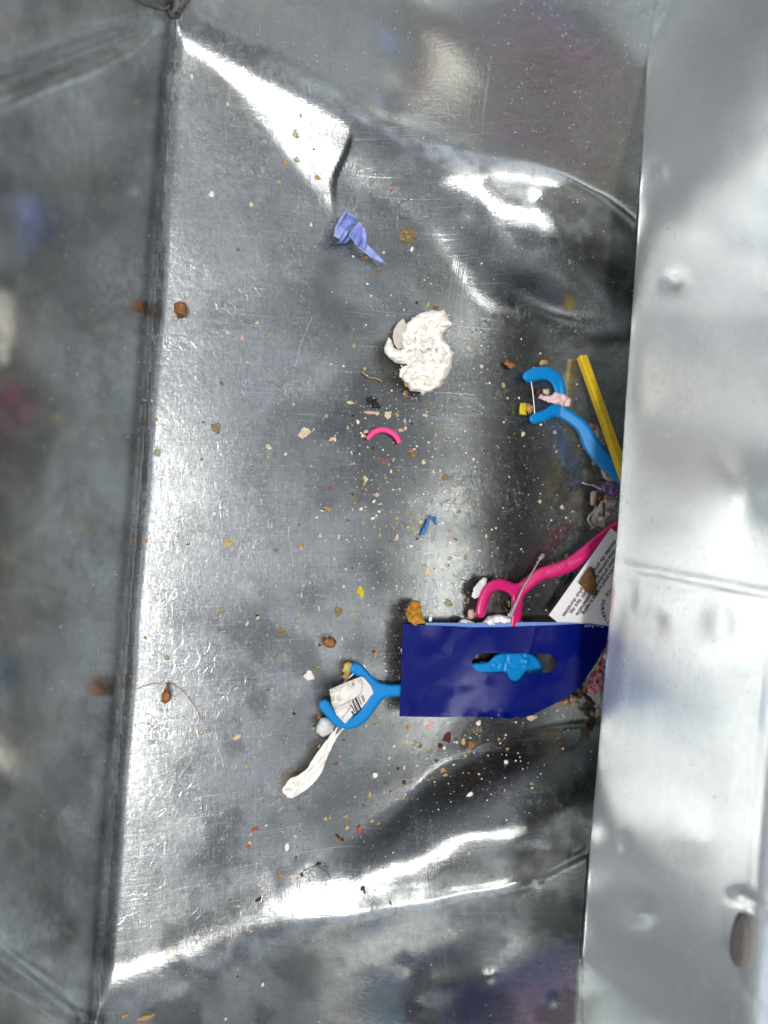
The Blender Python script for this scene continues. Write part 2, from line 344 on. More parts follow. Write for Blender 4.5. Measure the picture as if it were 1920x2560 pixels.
# ---- right hand panel: convex rolled sheet hanging over the floor
def panel_profile(px0=1578.0, px1=1980.0, z=0.030, n=100):
    """depth against pixel offset of a convex sheet that mirrors the floor squeezed together"""
    p = np.array([(px0-960)*K*(H-z), z]); prof = [(0.0, H-z)]
    for i in range(1, n+1):
        px = px0+(px1-px0)*i/n; kx = (px-960)*K
        T = np.array([np.interp(px, [1578, 1640, 1790, 1980], [0.060, 0.012, -0.012, -0.060]), 0.0])
        a = np.array([0, H])-p; a /= np.linalg.norm(a); b = T-p; b /= np.linalg.norm(b)
        nn = (a+b); nn /= np.linalg.norm(nn); tg = np.array([-nn[1], nn[0]])
        if tg[1] < 0: tg = -tg
        s = (kx*(H-p[1])-p[0])/(tg[0]+kx*tg[1]); p = p+tg*s
        prof.append((px-px0, H-p[1]))
    return np.array(prof)
PROF = panel_profile()
EDGE = ([-900, 0, 300, 600, 800, 1000, 1300, 1700, 2100, 2560, 3400], [1668, 1626, 1611, 1594, 1580, 1566, 1547, 1512, 1478, 1446, 1372])
def panel_pts(off, py):
    off = np.asarray(off, float); py = np.asarray(py, float)
    px = np.interp(py, EDGE[0], EDGE[1])+off
    t = np.interp(off, PROF[:, 0], PROF[:, 1])-0.024*np.clip((800-py)/700, 0, 1.3)**1.7-0.003*np.clip((py-1900)/560, 0, 1.4)**1.7
    g = 0
    for cx, cy, sx, sy, a in PDENT: g = g+a*gauss(px, py, cx, cy, sx, sy)
    sy_ = py-(1410+(off)*0.19); g = g-0.0004*np.exp(-(sy_/10.0)**2)+0.0002*np.exp(-((sy_-22)/13.0)**2)      # cross seam
    t = t+(0.0014*vnoise(px, py, 260, 11)+0.0004*vnoise(px, py, 90, 12))*np.clip(off/60, 0.1, 1)+g
    return CAM+ray(px, py)*t[..., None]
PDENT = [(1685, 705, 26, 22, .0012), (1650, 430, 18, 22, .0008), (1850, 1230, 80, 90, -.0030), (1600, 1500, 14, 40, .0008), (1600, 2280, 40, 34, .0018), (1852, 2240, 26, 16, .0010), (1885, 2455, 26, 16, .0010), (1640, 1560, 30, 40, .0008), (1560, 2110, 14, 22, .0006), (1800, 1560, 40, 60, .001)]
offs = np.concatenate([np.arange(0, 402, 6)]); rows = np.arange(-800, 3301, 8)
OF, RW = np.meshgrid(offs, rows)
VP = panel_pts(OF, RW)
nr, nc = OF.shape
# hem: the sheet is folded back under itself along its lower edge
edge = VP[:, 0]; hem = []
tan0 = VP[:, 1]-VP[:, 0]; tan0 /= np.linalg.norm(tan0, axis=1, keepdims=True)
for k in range(1, 8):
    a = math.pi*k/7; r = 0.0016
    # circle tangent to the sheet, turning to the back (right)
    out = np.stack([np.ones(nr), np.zeros(nr), np.zeros(nr)], 1)
    out -= tan0*np.sum(out*tan0, 1, keepdims=True); out /= np.linalg.norm(out, axis=1, keepdims=True)
    hem.append(edge+out*r*(1-math.cos(a))-tan0*r*math.sin(a))
last = hem[-1]
flap = [last+tan0*d+out*0.0 for d in (0.01, 0.022)]
# top: carries on upwards beyond the frame and rolls over the rim
top = VP[:, -1]; tt1 = VP[:, -1]-VP[:, -4]; tt1 /= np.linalg.norm(tt1, axis=1, keepdims=True)
ups = []
for d, lean in ((0.03, -0.15), (0.07, -0.22), (0.11, -0.27), (0.15, -0.27)):
    ups.append(top+tt1*d+np.array([lean*d, 0, 0]))
# the sheet rolls outwards over the rim of the opening just above the frame
ups = [top+np.array([0.012*(1-math.cos(a)), 0, 0.012*math.sin(a)]) for a in np.linspace(0.2, math.pi*0.75, 9)]
cols = list(reversed(flap))+list(reversed(hem))+[VP[:, j] for j in range(nc)]+ups
G = np.stack(cols, 1); a, b = G.shape[:2]; ii = np.arange(a*b).reshape(a, b)
F = np.stack([ii[:-1, :-1], ii[:-1, 1:], ii[1:, 1:], ii[1:, :-1]], -1).reshape(-1, 4)
mesh('front_panel', G.reshape(-1, 3), F.tolist(), M_PANEL, bin_)
# the cavity behind the panel: back wall and cover strip up to the rim
rr = ups[-1]; far = np.stack([np.full(nr, 0.24), rr[:, 1]*1.4, rr[:, 2]-0.02], 1); low = far-np.array([0, 0, 0.34])
G2 = np.stack([rr+np.array([0, 0, .0006]), far, low], 1).reshape(-1, 3); ii = np.arange(nr*3).reshape(nr, 3)
mesh('outer_wall', G2, np.stack([ii[:-1, :-1], ii[:-1, 1:], ii[1:, 1:], ii[1:, :-1]], -1).reshape(-1, 4).tolist(), M_LEFT, bin_)
# dark disc on the hanging panel, standing for a slot's shaded inside, and the torn corner
def slot_pts(rad, dz, n=28):
    o = []
    for i in range(n):
        a = 2*math.pi*i/n; px = 1850+24*rad*math.cos(a)*(1+0.25*math.sin(a)); py = 2350+68*rad*math.sin(a)
        off = px-np.interp(py, EDGE[0], EDGE[1]); P = panel_pts(np.array([off]), np.array([py]))[0]; d = CAM-P; o.append(P+d/np.linalg.norm(d)*dz)
    return o
rings = [slot_pts(q, .0035) for q in (0.02, 0.35, 0.7, 1.0)]+[slot_pts(1.04, .0005)]; n = 28
mesh('slot_shade', sum(rings, []), [tuple(range(n))]+[(k*n+i, k*n+(i+1) % n, (k+1)*n+(i+1) % n, (k+1)*n+i) for k in range(4) for i in range(n)], plain0('slot_dark', (0.12, 0.105, 0.10)), bin_)

def wtube(name, pts, mat):
    """thin burr on the sheet: (px, py, radius m)"""
    P = np.array(pts, float); ctr = Wa(P[:, :2], 0.00005); v = []; f = []
    for i in range(len(ctr)):
        a = ctr[max(i-1, 0)]; b = ctr[min(i+1, len(ctr)-1)]; t = (b-a)/np.linalg.norm(b-a); s = np.cross(t, NF); s /= np.linalg.norm(s); w = np.cross(s, t)
        for j in range(6): v.append(ctr[i]+(s*math.cos(j*math.pi/3)+w*math.sin(j*math.pi/3)*0.7)*P[i][2])
    for i in range(len(ctr)-1):
        for j in range(6): f.append((i*6+j, i*6+(j+1) % 6, i*6+6+(j+1) % 6, i*6+6+j))
    return mesh(name, v, f, mat, bin_)
M_TEAR = zinc('rusty_tear', base=(0.06, 0.045, 0.038), grime=1.0, rough=0.6, haze=1.5)
for pts in ([(325, -20, .0005), (340, -2, .0006), (362, 10, .0007), (380, 16, .0006), (395, 22, .0008), (415, 22, .0006), (424, 14, .0004)],
            [(474, -14, .0006), (468, 4, .0006), (456, 16, .0009), (449, 22, .0011), (446, 34, .0013), (440, 40, .0009)],
            [(420, 22, .0008), (424, 34, .0012), (432, 39, .0014), (442, 38, .0012)], [(428, 36, .0012), (434, 26, .0010), (446, 24, .0009)]):
    wtube('torn_edge', pts, M_TEAR)
# ---------------------------------------------------------------- builders for the litter
from mathutils.geometry import delaunay_2d_cdt
def Z(zid, pts):
    """reading-off helper: points noted on an enlarged view -> photograph pixels"""
    ox, oy, s = {'tab': (980, 1500, 2.765), 'pink': (1000, 1300, 2.9625), 'p3': (660, 1480, 3.95), 'p1': (1250, 840, 3.95),
                 'wad': (900, 740, 5.925), 'blue': (780, 300, 5.53), 'card': (1340, 1280, 6.504), 'mid': (780, 1020, 3.456),
                 'lab': (760, 1640, 6.38), 'rt': (1380, 1560, 7.373), 'low': (960, 1800, 3.606), 'bot': (500, 1980, 2.9625),
                 'clu': (1440, 1040, 6.914), 'lm': (560, 1300, 4.1475), 'q1': (0, 0, 1.728), 'q3': (0, 640, 1.728), 'q5': (0, 1280, 1.728),
                 'q4': (960, 640, 1.728), 'q6': (960, 1280, 1.728), 'q7': (0, 1920, 1.728), 'q8': (960, 1920, 1.728), 'px': (0, 0, 1)}[zid]
    return [(ox+p[0]/s, oy+p[1]/s)+tuple(p[2:]) for p in pts]
def seg_sdf(X, Y, pts, k=6.0):
    """smooth union of round-ended strokes; pts = (x, y, r)"""
    d = None
    for a, b in zip(pts[:-1], pts[1:]):
        ax, ay, ra = a; bx, by, rb = b
        dx, dy = bx-ax, by-ay; L2 = dx*dx+dy*dy+1e-9
        u = np.clip(((X-ax)*dx+(Y-ay)*dy)/L2, 0, 1)
        q = np.hypot(X-ax-u*dx, Y-ay-u*dy)-(ra+(rb-ra)*u)
        if d is None: d = q
        else: d = smin(d, q, k*0.5)
    return d
def spline(pts, n=6):
    P = np.array(pts, float); out = []
    Q = np.vstack([2*P[0]-P[1], P, 2*P[-1]-P[-2]])
    for i in range(1, len(Q)-2):
        for j in range(n):
            t = j/n; a, b, c, d = Q[i-1], Q[i], Q[i+1], Q[i+2]
            out.append(0.5*((2*b)+(c-a)*t+(2*a-5*b+4*c-d)*t*t+(3*b-a-3*c+d)*t**3))
    out.append(P[-1]); return np.array(out)
def poly_sdf(X, Y, poly):
    P = np.array(poly, float); Q = np.roll(P, -1, 0); d = np.full(np.shape(X), 1e9); ins = np.zeros(np.shape(X), bool)
    for (ax, ay), (bx, by) in zip(P[:, :2], Q[:, :2]):
        dx, dy = bx-ax, by-ay; L2 = dx*dx+dy*dy+1e-9
        u = np.clip(((X-ax)*dx+(Y-ay)*dy)/L2, 0, 1); d = np.minimum(d, np.hypot(X-ax-u*dx, Y-ay-u*dy))
        c = ((ay > Y) != (by > Y)) & (X < (bx-ax)*(Y-ay)/(by-ay+1e-12)+ax); ins ^= c
    return np.where(ins, -d, d)
def solid(name, sdf, bbox, step, hmid, half, bevel, mat, parent=None, extra=None, loc=None, under=1.0, smooth=True, snap=True):
    """closed rounded body whose plan is sdf<0; hmid(x, y) height of its middle layer, half its half thickness (m)"""
    xs = np.arange(bbox[0], bbox[2]+step, step); ys = np.arange(bbox[1], bbox[3]+step, step)
    X, Y = np.meshgrid(xs, ys); X = X.astype(float); Y = Y.astype(float); d = sdf(X, Y)
    use = d < step*0.75
    if snap:
        for _ in range(3):
            m = (d > -step*0.35) & use
            e = 0.5; gx_ = (sdf(X+e, Y)-sdf(X-e, Y)); gy_ = (sdf(X, Y+e)-sdf(X, Y-e)); g = np.hypot(gx_, gy_)+1e-9
            X = np.where(m, X-d*gx_/g, X); Y = np.where(m, Y-d*gy_/g, Y); d = sdf(X, Y)
    cell = use[:-1, :-1] & use[1:, :-1] & use[1:, 1:] & use[:-1, 1:]
    ids = np.arange(X.size).reshape(X.shape)
    q = np.stack([ids[:-1, :-1][cell], ids[1:, :-1][cell], ids[1:, 1:][cell], ids[:-1, 1:][cell]], -1)
    if len(q) == 0: return None
    u, inv = np.unique(q, return_inverse=True); q = inv.reshape(-1, 4)
    x, y, dd = X.reshape(-1)[u], Y.reshape(-1)[u], -d.reshape(-1)[u]
    r = np.clip(dd/bevel, 0, 1); prof = np.sqrt(np.clip(1-(1-r)**2, 0, 1)); hm = hmid(x, y) if callable(hmid) else np.full(x.shape, hmid)
    ht = hm+half*prof; hb = hm-half*prof*under
    if extra is not None: ht = ht+extra(x, y)*prof
    top = Wa(np.stack([x, y], 1), ht); bot = Wa(np.stack([x, y], 1), hb)
    # boundary edges
    from collections import Counter
    E = Counter(); 
    for f in q:
        for a, b in ((f[0], f[1]), (f[1], f[2]), (f[2], f[3]), (f[3], f[0])): E[(a, b)] += 1
    n = len(x); faces = [tuple(int(v) for v in f) for f in q]+[tuple(int(v)+n for v in reversed(f)) for f in q]
    for (a, b) in list(E):
        if (b, a) not in E: faces.append((int(b), int(a), int(a)+n, int(b)+n))
    return mesh(name, np.vstack([top, bot]), faces, mat, parent, smooth=smooth, loc=loc)
def sheet(name, outer, holes, hfun, thick, mat, grid=6, parent=None, loc=None, smooth=True, jit=0.0):
    """thin sheet of any outline with real thickness, following hfun(x, y) above the floor"""
    def dens(p):
        out = []
        for a, b in zip(p, p[1:]+p[:1]):
            L = math.hypot(b[0]-a[0], b[1]-a[1]); n = max(1, int(L/grid))
            out += [(a[0]+(b[0]-a[0])*i/n, a[1]+(b[1]-a[1])*i/n) for i in range(n)]
        return out
    loops = [dens([tuple(q[:2]) for q in p]) for p in [outer]+list(holes)]
    pts = []; edges = []
    for L in loops:
        k = len(pts); pts += L; edges += [(k+i, k+(i+1) % len(L)) for i in range(len(L))]
    ox = [p[0] for p in outer]; oy = [p[1] for p in outer]
    X, Y = np.meshgrid(np.arange(min(ox), max(ox), grid), np.arange(min(oy), max(oy), grid)); X = X+(np.arange(X.shape[0])[:, None] % 2)*grid/2
    d = poly_sdf(X, Y, outer)
    for h in holes: d = np.maximum(d, -poly_sdf(X, Y, h))
    k = d < -grid*0.45
    pts += list(zip(X[k].tolist(), Y[k].tolist()))
    v, e, f, _, _, _ = delaunay_2d_cdt([Vector(p) for p in pts], edges, [], 0, 1e-4)
    V = np.array([tuple(p) for p in v]); f = [tuple(t) for t in f]
    c = np.array([V[list(t)].mean(0) for t in f]); d = poly_sdf(c[:, 0], c[:, 1], outer)
    for h in holes: d = np.maximum(d, -poly_sdf(c[:, 0], c[:, 1], h))
    f = [t for t, q in zip(f, d) if q < 0]
    ht = hfun(V[:, 0], V[:, 1]); ht = np.broadcast_to(ht, V[:, 0].shape)
    top = Wa(V, ht); bot = Wa(V, ht-thick); n = len(V)
    E = set()
    for t in f:
        for a, b in zip(t, t[1:]+t[:1]): E.add((a, b))
    # wind so that the top faces the camera
    t0 = f[0]; nz = np.cross(top[t0[1]]-top[t0[0]], top[t0[2]]-top[t0[0]])[2]
    F = []
    for t in f:
        tt_ = t if nz > 0 else t[::-1]; F.append(tt_); F.append(tuple(i+n for i in tt_[::-1]))
    for a, b in E:
        if (b, a) not in E: F.append((b, a, a+n, b+n) if nz > 0 else (a, b, b+n, a+n))
    o = mesh(name, np.vstack([top, bot]), F, mat, parent, smooth=smooth, loc=loc)
    if smooth:
        try: o.data.set_sharp_from_angle(angle=math.radians(40))
        except Exception: pass
    return o
def tube(name, pts, mat, parent=None, loc=None, sides=10, n=6, flat=1.0, cap=True, world=False):
    """round body along (x, y, h, r): h metres above the sheet, r metres"""
    P = spline(pts, n) if len(pts) > 1 else np.array(pts)
    ctr = Wa(P[:, :2], P[:, 2]) if not world else P[:, :3]
    R = P[:, 3]; v = []; f = []
    up0 = np.array(NF)
    for i in range(len(ctr)):
        a = ctr[max(i-1, 0)]; b = ctr[min(i+1, len(ctr)-1)]; t = b-a; t /= np.linalg.norm(t)+1e-12
        s = np.cross(t, up0); s /= np.linalg.norm(s)+1e-9; w = np.cross(s, t)
        for j in range(sides):
            an = 2*math.pi*j/sides; v.append(ctr[i]+s*math.cos(an)*R[i]+w*math.sin(an)*R[i]*flat)
    for i in range(len(ctr)-1):
        for j in range(sides):
            k = (j+1) % sides; f.append((i*sides+j, i*sides+k, (i+1)*sides+k, (i+1)*sides+j))
    if cap:
        for i, s in ((0, -1), (len(ctr)-1, 1)):
            a = ctr[i]; b = ctr[i-s]; t = (a-b)/(np.linalg.norm(a-b)+1e-12)
            v.append(a+t*R[i]*0.6); c = len(v)-1
            for j in range(sides):
                k = (j+1) % sides; q = (c, i*sides+j, i*sides+k); f.append(q if s > 0 else q[::-1])
    return mesh(name, v, f, mat, parent, smooth=True, loc=loc)
_ico = {}
def ico(sub):
    if sub not in _ico:
        bm = bmesh.new(); bmesh.ops.create_icosphere(bm, subdivisions=sub, radius=1)
        _ico[sub] = (np.array([v.co[:] for v in bm.verts]), [tuple(v.index for v in f.verts) for f in bm.faces]); bm.free()
    return _ico[sub]
E1 = np.array([NF[2], 0, -NF[0]]); E1 /= np.linalg.norm(E1); E2 = np.cross(NF, E1)
def lump(name, px, py, rx, ry, ang, mat, thick=0.5, h=0.0, seed=0, angular=0.35, sub=2, parent=None, cuts=3, smooth=None):
    """crumb: irregular body with semi-axes rx, ry in photograph pixels, lying on the sheet"""
    V, F = ico(sub); V = V.copy(); r = random.Random(seed*7919+int(px*3+py*5))
    off = r.random()*50
    for i in range(len(V)):
        p = Vector(V[i])
        k = 1+angular*(mnoise.noise(p*1.3+Vector((off, 0, 0)))*1.1+0.5*mnoise.noise(p*3.1+Vector((0, off, 0))))
        V[i] = V[i]*k
    for _ in range(cuts):                                   # flat broken faces
        n = np.array([r.uniform(-1, 1), r.uniform(-1, 1), r.uniform(-.4, .9)]); n /= np.linalg.norm(n); c = r.uniform(0.45, 0.8)
        s = V @ n; V = V-np.outer(np.maximum(s-c, 0)*0.9, n)
    c0 = np.array(W(px, py, 0)); S = K*(H-c0[2]); a = math.radians(ang)
    v = V*np.array([rx*S, ry*S, thick*min(rx, ry)*S])
    x = v[:, 0]*math.cos(a)-v[:, 1]*math.sin(a); y = v[:, 0]*math.sin(a)+v[:, 1]*math.cos(a)
    base = thick*min(rx, ry)*S*0.72+h
    P = c0+np.outer(x, E1)+np.outer(y, E2)+np.outer(v[:, 2]+base, NF)
    return mesh(name, P, F, mat, parent, smooth=(angular < 0.3) if smooth is None else smooth, loc=tuple(c0))
# ---------------------------------------------------------------- materials of the litter
def plain(name, col, rough=0.5, spec=0.4, coat=0.0, sss=0.0, var=0.15, vscale=900, bump=0.0, bscale=2500, bdist=0.0002, trans=0.0, alpha=None, metallic=0.0, col2=None, v2=0.5):
    m, nt, b = nodes(name)
    co = nd(nt, 'ShaderNodeTexCoord').outputs['Object']
    n1 = noise_t(nt, co, vscale, 4, 0.6)
    c2 = col2 if col2 else tuple(max(0, c*(1-var*2)) for c in col)
    f = ramp(nt, n1, v2-0.15, v2+0.15)
    nt.links.new(mix(nt, f, c2, col), b.inputs['Base Color'])
    b.inputs['Roughness'].default_value = rough; b.inputs['Specular IOR Level'].default_value = spec
    b.inputs['Coat Weight'].default_value = coat; b.inputs['Metallic'].default_value = metallic
    if sss:
        b.inputs['Subsurface Weight'].default_value = sss; b.inputs['Subsurface Radius'].default_value = (0.002, 0.0015, 0.001)
        b.inputs['Subsurface Scale'].default_value = 0.5
    if trans: b.inputs['Transmission Weight'].default_value = trans
    if bump:
        bp = nd(nt, 'ShaderNodeBump', {'Height': noise_t(nt, co, bscale, 4, 0.65), 'Strength': bump, 'Distance': bdist})
        nt.links.new(bp.outputs[0], b.inputs['Normal'])
    return m
M_BLUE = plain('azure_plastic', (0.0, 0.19, 0.50), 0.45, 0.35, var=0.04, sss=0.15, bump=0.15, bscale=1500)
M_PINK = plain('magenta_plastic', (0.52, 0.010, 0.135), 0.30, 0.5, var=0.05, sss=0.15, bump=0.15, bscale=1500)
M_HOT = plain('hot_pink_plastic', (0.78, 0.06, 0.26), 0.45, 0.4, var=0.05, sss=0.2)
M_YEL = plain('yellow_wood', (0.66, 0.44, 0.015), 0.5, 0.3, var=0.12, vscale=500, bump=0.5, bscale=900)
M_FLOSS = plain('white_floss', (0.75, 0.75, 0.74), 0.45, 0.4, var=0.03)
M_TISS = plain('tissue', (0.90, 0.855, 0.78), 0.95, 0.1, var=0.04, vscale=260, sss=0.5, bump=0.5, bscale=1600, bdist=0.0005)
M_COTT = plain('cotton', (0.80, 0.80, 0.80), 0.95, 0.1, var=0.02, sss=0.4, bump=0.9, bscale=1300, bdist=0.0008)
M_CARD = plain('white_card', (0.66, 0.64, 0.65), 0.55, 0.3, var=0.01)
M_INK = plain('black_ink', (0.03, 0.03, 0.035), 0.6, 0.2, var=0.01)
M_GREY = plain('grey_ink', (0.05, 0.05, 0.06), 0.6, 0.2, var=0.01)
M_PALEBLUE = plain('pale_blue_edge', (0.12, 0.22, 0.50), 0.5, 0.3, var=0.03)
M_PRINT = plain('pale_blue_print', (0.35, 0.45, 0.80), 0.5, 0.3, var=0.02)
M_LEAF = plain('brown_leaf', (0.17, 0.085, 0.03), 0.75, 0.2, var=0.25, vscale=350, bump=0.5, bscale=700)
M_WAX = plain('milky_wax', (0.60, 0.61, 0.61), 0.4, 0.4, var=0.04, vscale=250, sss=0.9)
M_CRUST = plain('orange_crust', (0.50, 0.26, 0.03), 0.75, 0.3, vscale=500, col2=(0.30, 0.13, 0.012), bump=1.0, bscale=900, bdist=0.0005)
M_PAPERB = plain('periwinkle_paper', (0.19, 0.24, 0.52), 0.75, 0.2, vscale=260, col2=(0.13, 0.17, 0.44), bump=0.3)
M_LILAC = plain('pale_periwinkle_paper', (0.30, 0.36, 0.66), 0.75, 0.2, vscale=260, col2=(0.20, 0.25, 0.55), bump=0.3)
M_BLACK = plain('black_husk', (0.012, 0.010, 0.009), 0.4, 0.5, var=0.2)
M_HAIR = plain('dark_hair', (0.03, 0.022, 0.018), 0.4, 0.5, var=0.05)
M_REDTH = plain('red_thread', (0.42, 0.17, 0.17), 0.8, 0.2, var=0.1)
M_SKYTH = plain('blue_thread', (0.04, 0.20, 0.58), 0.8, 0.2, var=0.2, bump=0.6)
M_RUST = plain('rusty_tear', (0.035, 0.022, 0.016), 0.8, 0.3, vscale=600, col2=(0.01, 0.009, 0.009), bump=1.0)
M_FILM = plain('clear_film', (0.35, 0.33, 0.62), 0.15, 0.5, vscale=180, col2=(0.45, 0.16, 0.42), trans=0.5)
M_CLEAR = plain('clear_plastic', (0.85, 0.82, 0.84), 0.12, 0.5, var=0.02, trans=0.85)
M_PKT = plain('pink_tissue', (0.62, 0.30, 0.32), 0.9, 0.1, vscale=170, col2=(0.38, 0.10, 0.11), bump=0.7, bscale=900, v2=0.45)
M_PALEPINK = plain('pale_pink_paper', (0.68, 0.54, 0.53), 0.85, 0.15, vscale=200, col2=(0.58, 0.40, 0.40), bump=0.6, bscale=700)
M_LINT = plain('lint', (0.50, 0.46, 0.40), 0.95, 0.1, vscale=300, col2=(0.24, 0.19, 0.13), bump=1.0, bscale=900, bdist=0.0006)
M_LINTW = plain('pale_lint', (0.60, 0.57, 0.52), 0.95, 0.1, vscale=300, col2=(0.42, 0.37, 0.31), bump=1.0, bscale=900, bdist=0.0006)
M_GREEN = plain('dark_green_leaf', (0.012, 0.05, 0.018), 0.6, 0.3, var=0.2)
CR = {  # crumb colours
 'w': ('white', (0.72, 0.70, 0.66), (0.60, 0.57, 0.50)), 'c': ('cream', (0.62, 0.54, 0.40), (0.45, 0.35, 0.20)),
 'y': ('yellowish', (0.50, 0.40, 0.12), (0.34, 0.25, 0.07)), 't': ('tan', (0.46, 0.28, 0.12), (0.28, 0.15, 0.05)),
 'o': ('orange-brown', (0.33, 0.145, 0.045), (0.14, 0.05, 0.015)), 'b': ('dark brown', (0.10, 0.035, 0.012), (0.035, 0.014, 0.007)),
 'r': ('reddish', (0.42, 0.10, 0.04), (0.26, 0.05, 0.02)), 'p': ('pale pink', (0.60, 0.40, 0.34), (0.50, 0.28, 0.22)),
 'm': ('maroon', (0.085, 0.014, 0.010), (0.05, 0.008, 0.006)), 'Y': ('bright yellow', (0.55, 0.45, 0.02), (0.42, 0.32, 0.02)),
 'g': ('greenish yellow', (0.36, 0.34, 0.16), (0.25, 0.22, 0.09)), 'k': ('black', (0.015, 0.012, 0.01), (0.01, 0.01, 0.01)),
 'd': ('dried yellow', (0.30, 0.21, 0.06), (0.20, 0.14, 0.05))}
MCR = {k: plain('crumb_'+v[0].replace(' ', '_').replace('-', '_'), v[1], 0.7, 0.35, vscale=650, col2=v[2], bump=0.7, bscale=1400, sss=0.1) for k, v in CR.items()}

def spot(name, c1, c2):
    """dried translucent spot: patchy, glossy, the metal shows through"""
    m = plain(name, c1, 0.3, 0.5, col2=c2, vscale=900, bump=1.0, bscale=1600, bdist=0.0004); nt = m.node_tree; b = nt.nodes['Principled BSDF']
    co = nd(nt, 'ShaderNodeTexCoord').outputs['Object']
    nt.links.new(ramp(nt, noise_t(nt, co, 1300, 3, 0.7), 0.36, 0.60, 0.12, 0.9), b.inputs['Alpha']); return m
M_SPOT = {k: spot('spot_'+k, CR[k][1], CR[k][2]) for k in 'dg'}

M_THINT = plain('thin_tissue', (0.72, 0.69, 0.62), 0.7, 0.2, var=0.06, vscale=500); M_THINT.node_tree.nodes['Principled BSDF'].inputs['Alpha'].default_value = 0.6
# ---------------------------------------------------------------- the litter, one thing at a time
def hpl(x0, h0, x1, h1, p=1.0):
    return lambda x, y: h0+(h1-h0)*np.clip((np.asarray(x, float)-x0)/(x1-x0), 0, 1.3)**p
def base_pt(px, py): return tuple(W(px, py, 0))
def text_on(body, name, mat, x, y, ang, size, hfun, parent, font_scale=(1.0, 1.0), bold=0.0, depth=0.00012, align='LEFT', lift=0.00012, shear=0.0):
    """flat printed or embossed lettering laid on a surface; ang = reading direction in degrees, size in pixels"""
    cu = bpy.data.curves.new('lettering', 'FONT'); cu.body = body; cu.size = 1.0; cu.align_x = align; cu.offset = bold; cu.resolution_u = 3; cu.shear = shear
    tmp = bpy.data.objects.new('lettering', cu); COL.objects.link(tmp)
    dg = bpy.context.evaluated_depsgraph_get(); dg.update()
    me = tmp.evaluated_get(dg).to_mesh(); V = np.array([v.co[:2] for v in me.vertices]).reshape(-1, 2); F = [tuple(p.vertices) for p in me.polygons]
    tmp.evaluated_get(dg).to_mesh_clear(); bpy.data.objects.remove(tmp); bpy.data.curves.remove(cu)
    if not len(V): return None
    a = math.radians(ang); u = V[:, 0]*size*font_scale[0]; w = V[:, 1]*size*font_scale[1]
    X = x+u*math.cos(a)-w*math.sin(a); Y = y-(u*math.sin(a)+w*math.cos(a))
    h = hfun(X, Y)+lift; top = Wa(np.stack([X, Y], 1), h)
    return mesh(name, top, F, mat, parent, smooth=False)
def pick(label, cat, pieces, bbox, hmid, half, bevel, mat, base, group=None, step=2.2, extra=None):
    t = empty('floss_pick', base_pt(*base), label, cat, group)
    def sdf(X, Y):
        d = None
        for p in pieces:
            q = seg_sdf(X, Y, p, 8); d = q if d is None else smin(d, q, 7.0)
        return d
    solid('pick_body', sdf, bbox, step, hmid, half, bevel, mat, t, extra=extra)
    return t
def sp(pts, n=4): return [tuple(q) for q in spline(pts, n)]
# -- blue floss pick at the upper right
h1 = lambda x, y: 0.0045+0.010*np.clip((np.asarray(x)-1400)/150.0, 0, 1.5)
arm1 = sp([(1321, 941, 15), (1345, 934, 15.5), (1368, 934, 15.5), (1388, 946, 15), (1399, 970, 14), (1402, 1000, 14), (1396, 1024, 15)])
arm2 = sp([(1335, 1047, 12.5), (1362, 1038, 13), (1384, 1026, 14), (1400, 1024, 16)])
hand1 = sp([(1396, 1024, 16), (1430, 1046, 15), (1458, 1071, 16), (1478, 1110, 20), (1503, 1143, 20), (1526, 1167, 18), (1548, 1190, 15), (1585, 1235, 14)])
p = pick('bright blue plastic floss pick lying beside the yellow stick, fork to the left', 'floss pick', [arm1, arm2, hand1], (1295, 910, 1605, 1260), h1, 0.0017, 9, M_BLUE, (1400, 1024))
tube('floss_thread', [(1327, 948, 0.0052, .00022), (1333, 990, 0.0052, .00020), (1337, 1040, 0.0052, .00022)], M_FLOSS, p)
for (a, b) in ((1324, 923), (1341, 1063)): lump('thread_end', a, b, 5, 3, 10, M_FLOSS, 0.8, 0.003, parent=p, angular=0.1, cuts=0, sub=1)
# -- magenta floss pick
h2 = lambda x, y: 0.0060+0.010*np.clip((np.asarray(x)-1300)/230.0, 0, 1.5)
a1 = sp(Z('pink', [(598, 690, 12), (612, 610, 12), (650, 520, 12.5), (715, 478, 13), (790, 490, 13), (860, 530, 14)]))
a2 = sp(Z('pink', [(880, 520, 15), (868, 600, 13.5), (862, 700, 12.5), (850, 780, 12)]))
hd = sp(Z('pink', [(860, 530, 14), (900, 510, 15), (960, 460, 15), (1050, 398, 15), (1150, 372, 16), (1250, 335, 17), (1350, 262, 16.5), (1450, 175, 15), (1560, 80, 13), (1680, 10, 12)]))
p = pick('magenta plastic floss pick with worn raised lettering, half under the white card', 'floss pick', [a1, a2, hd], (1180, 1290, 1580, 1575), h2, 0.0018, 8, M_PINK, (1300, 1480))
text_on('BUCKY  BEAV', 'raised_lettering', plain('worn_lettering', (0.66, 0.12, 0.30), 0.6, 0.3, var=0.05), *Z('pink', [(1092, 402)])[0], 22, 16, lambda x, y: h2(x, y)+0.0019, p, (0.95, 0.9))
# -- clear stem with a club end lying over the magenta pick
t = tag(tube('clear_needle', [(*q[:2], q[2], q[3]) for q in Z('pink', [(815, 712, .0105, .0011), (860, 620, .011, .0007), (920, 490, .0115, .0005), (985, 380, .010, .0004), (1032, 298, .008, .0004), (1040, 285, .008, .0008), (1062, 258, .008, .0009)])], M_CLEAR, loc=base_pt(1310, 1460)),
        'thin clear plastic stem with a club end crossing the magenta pick', 'plastic stem')
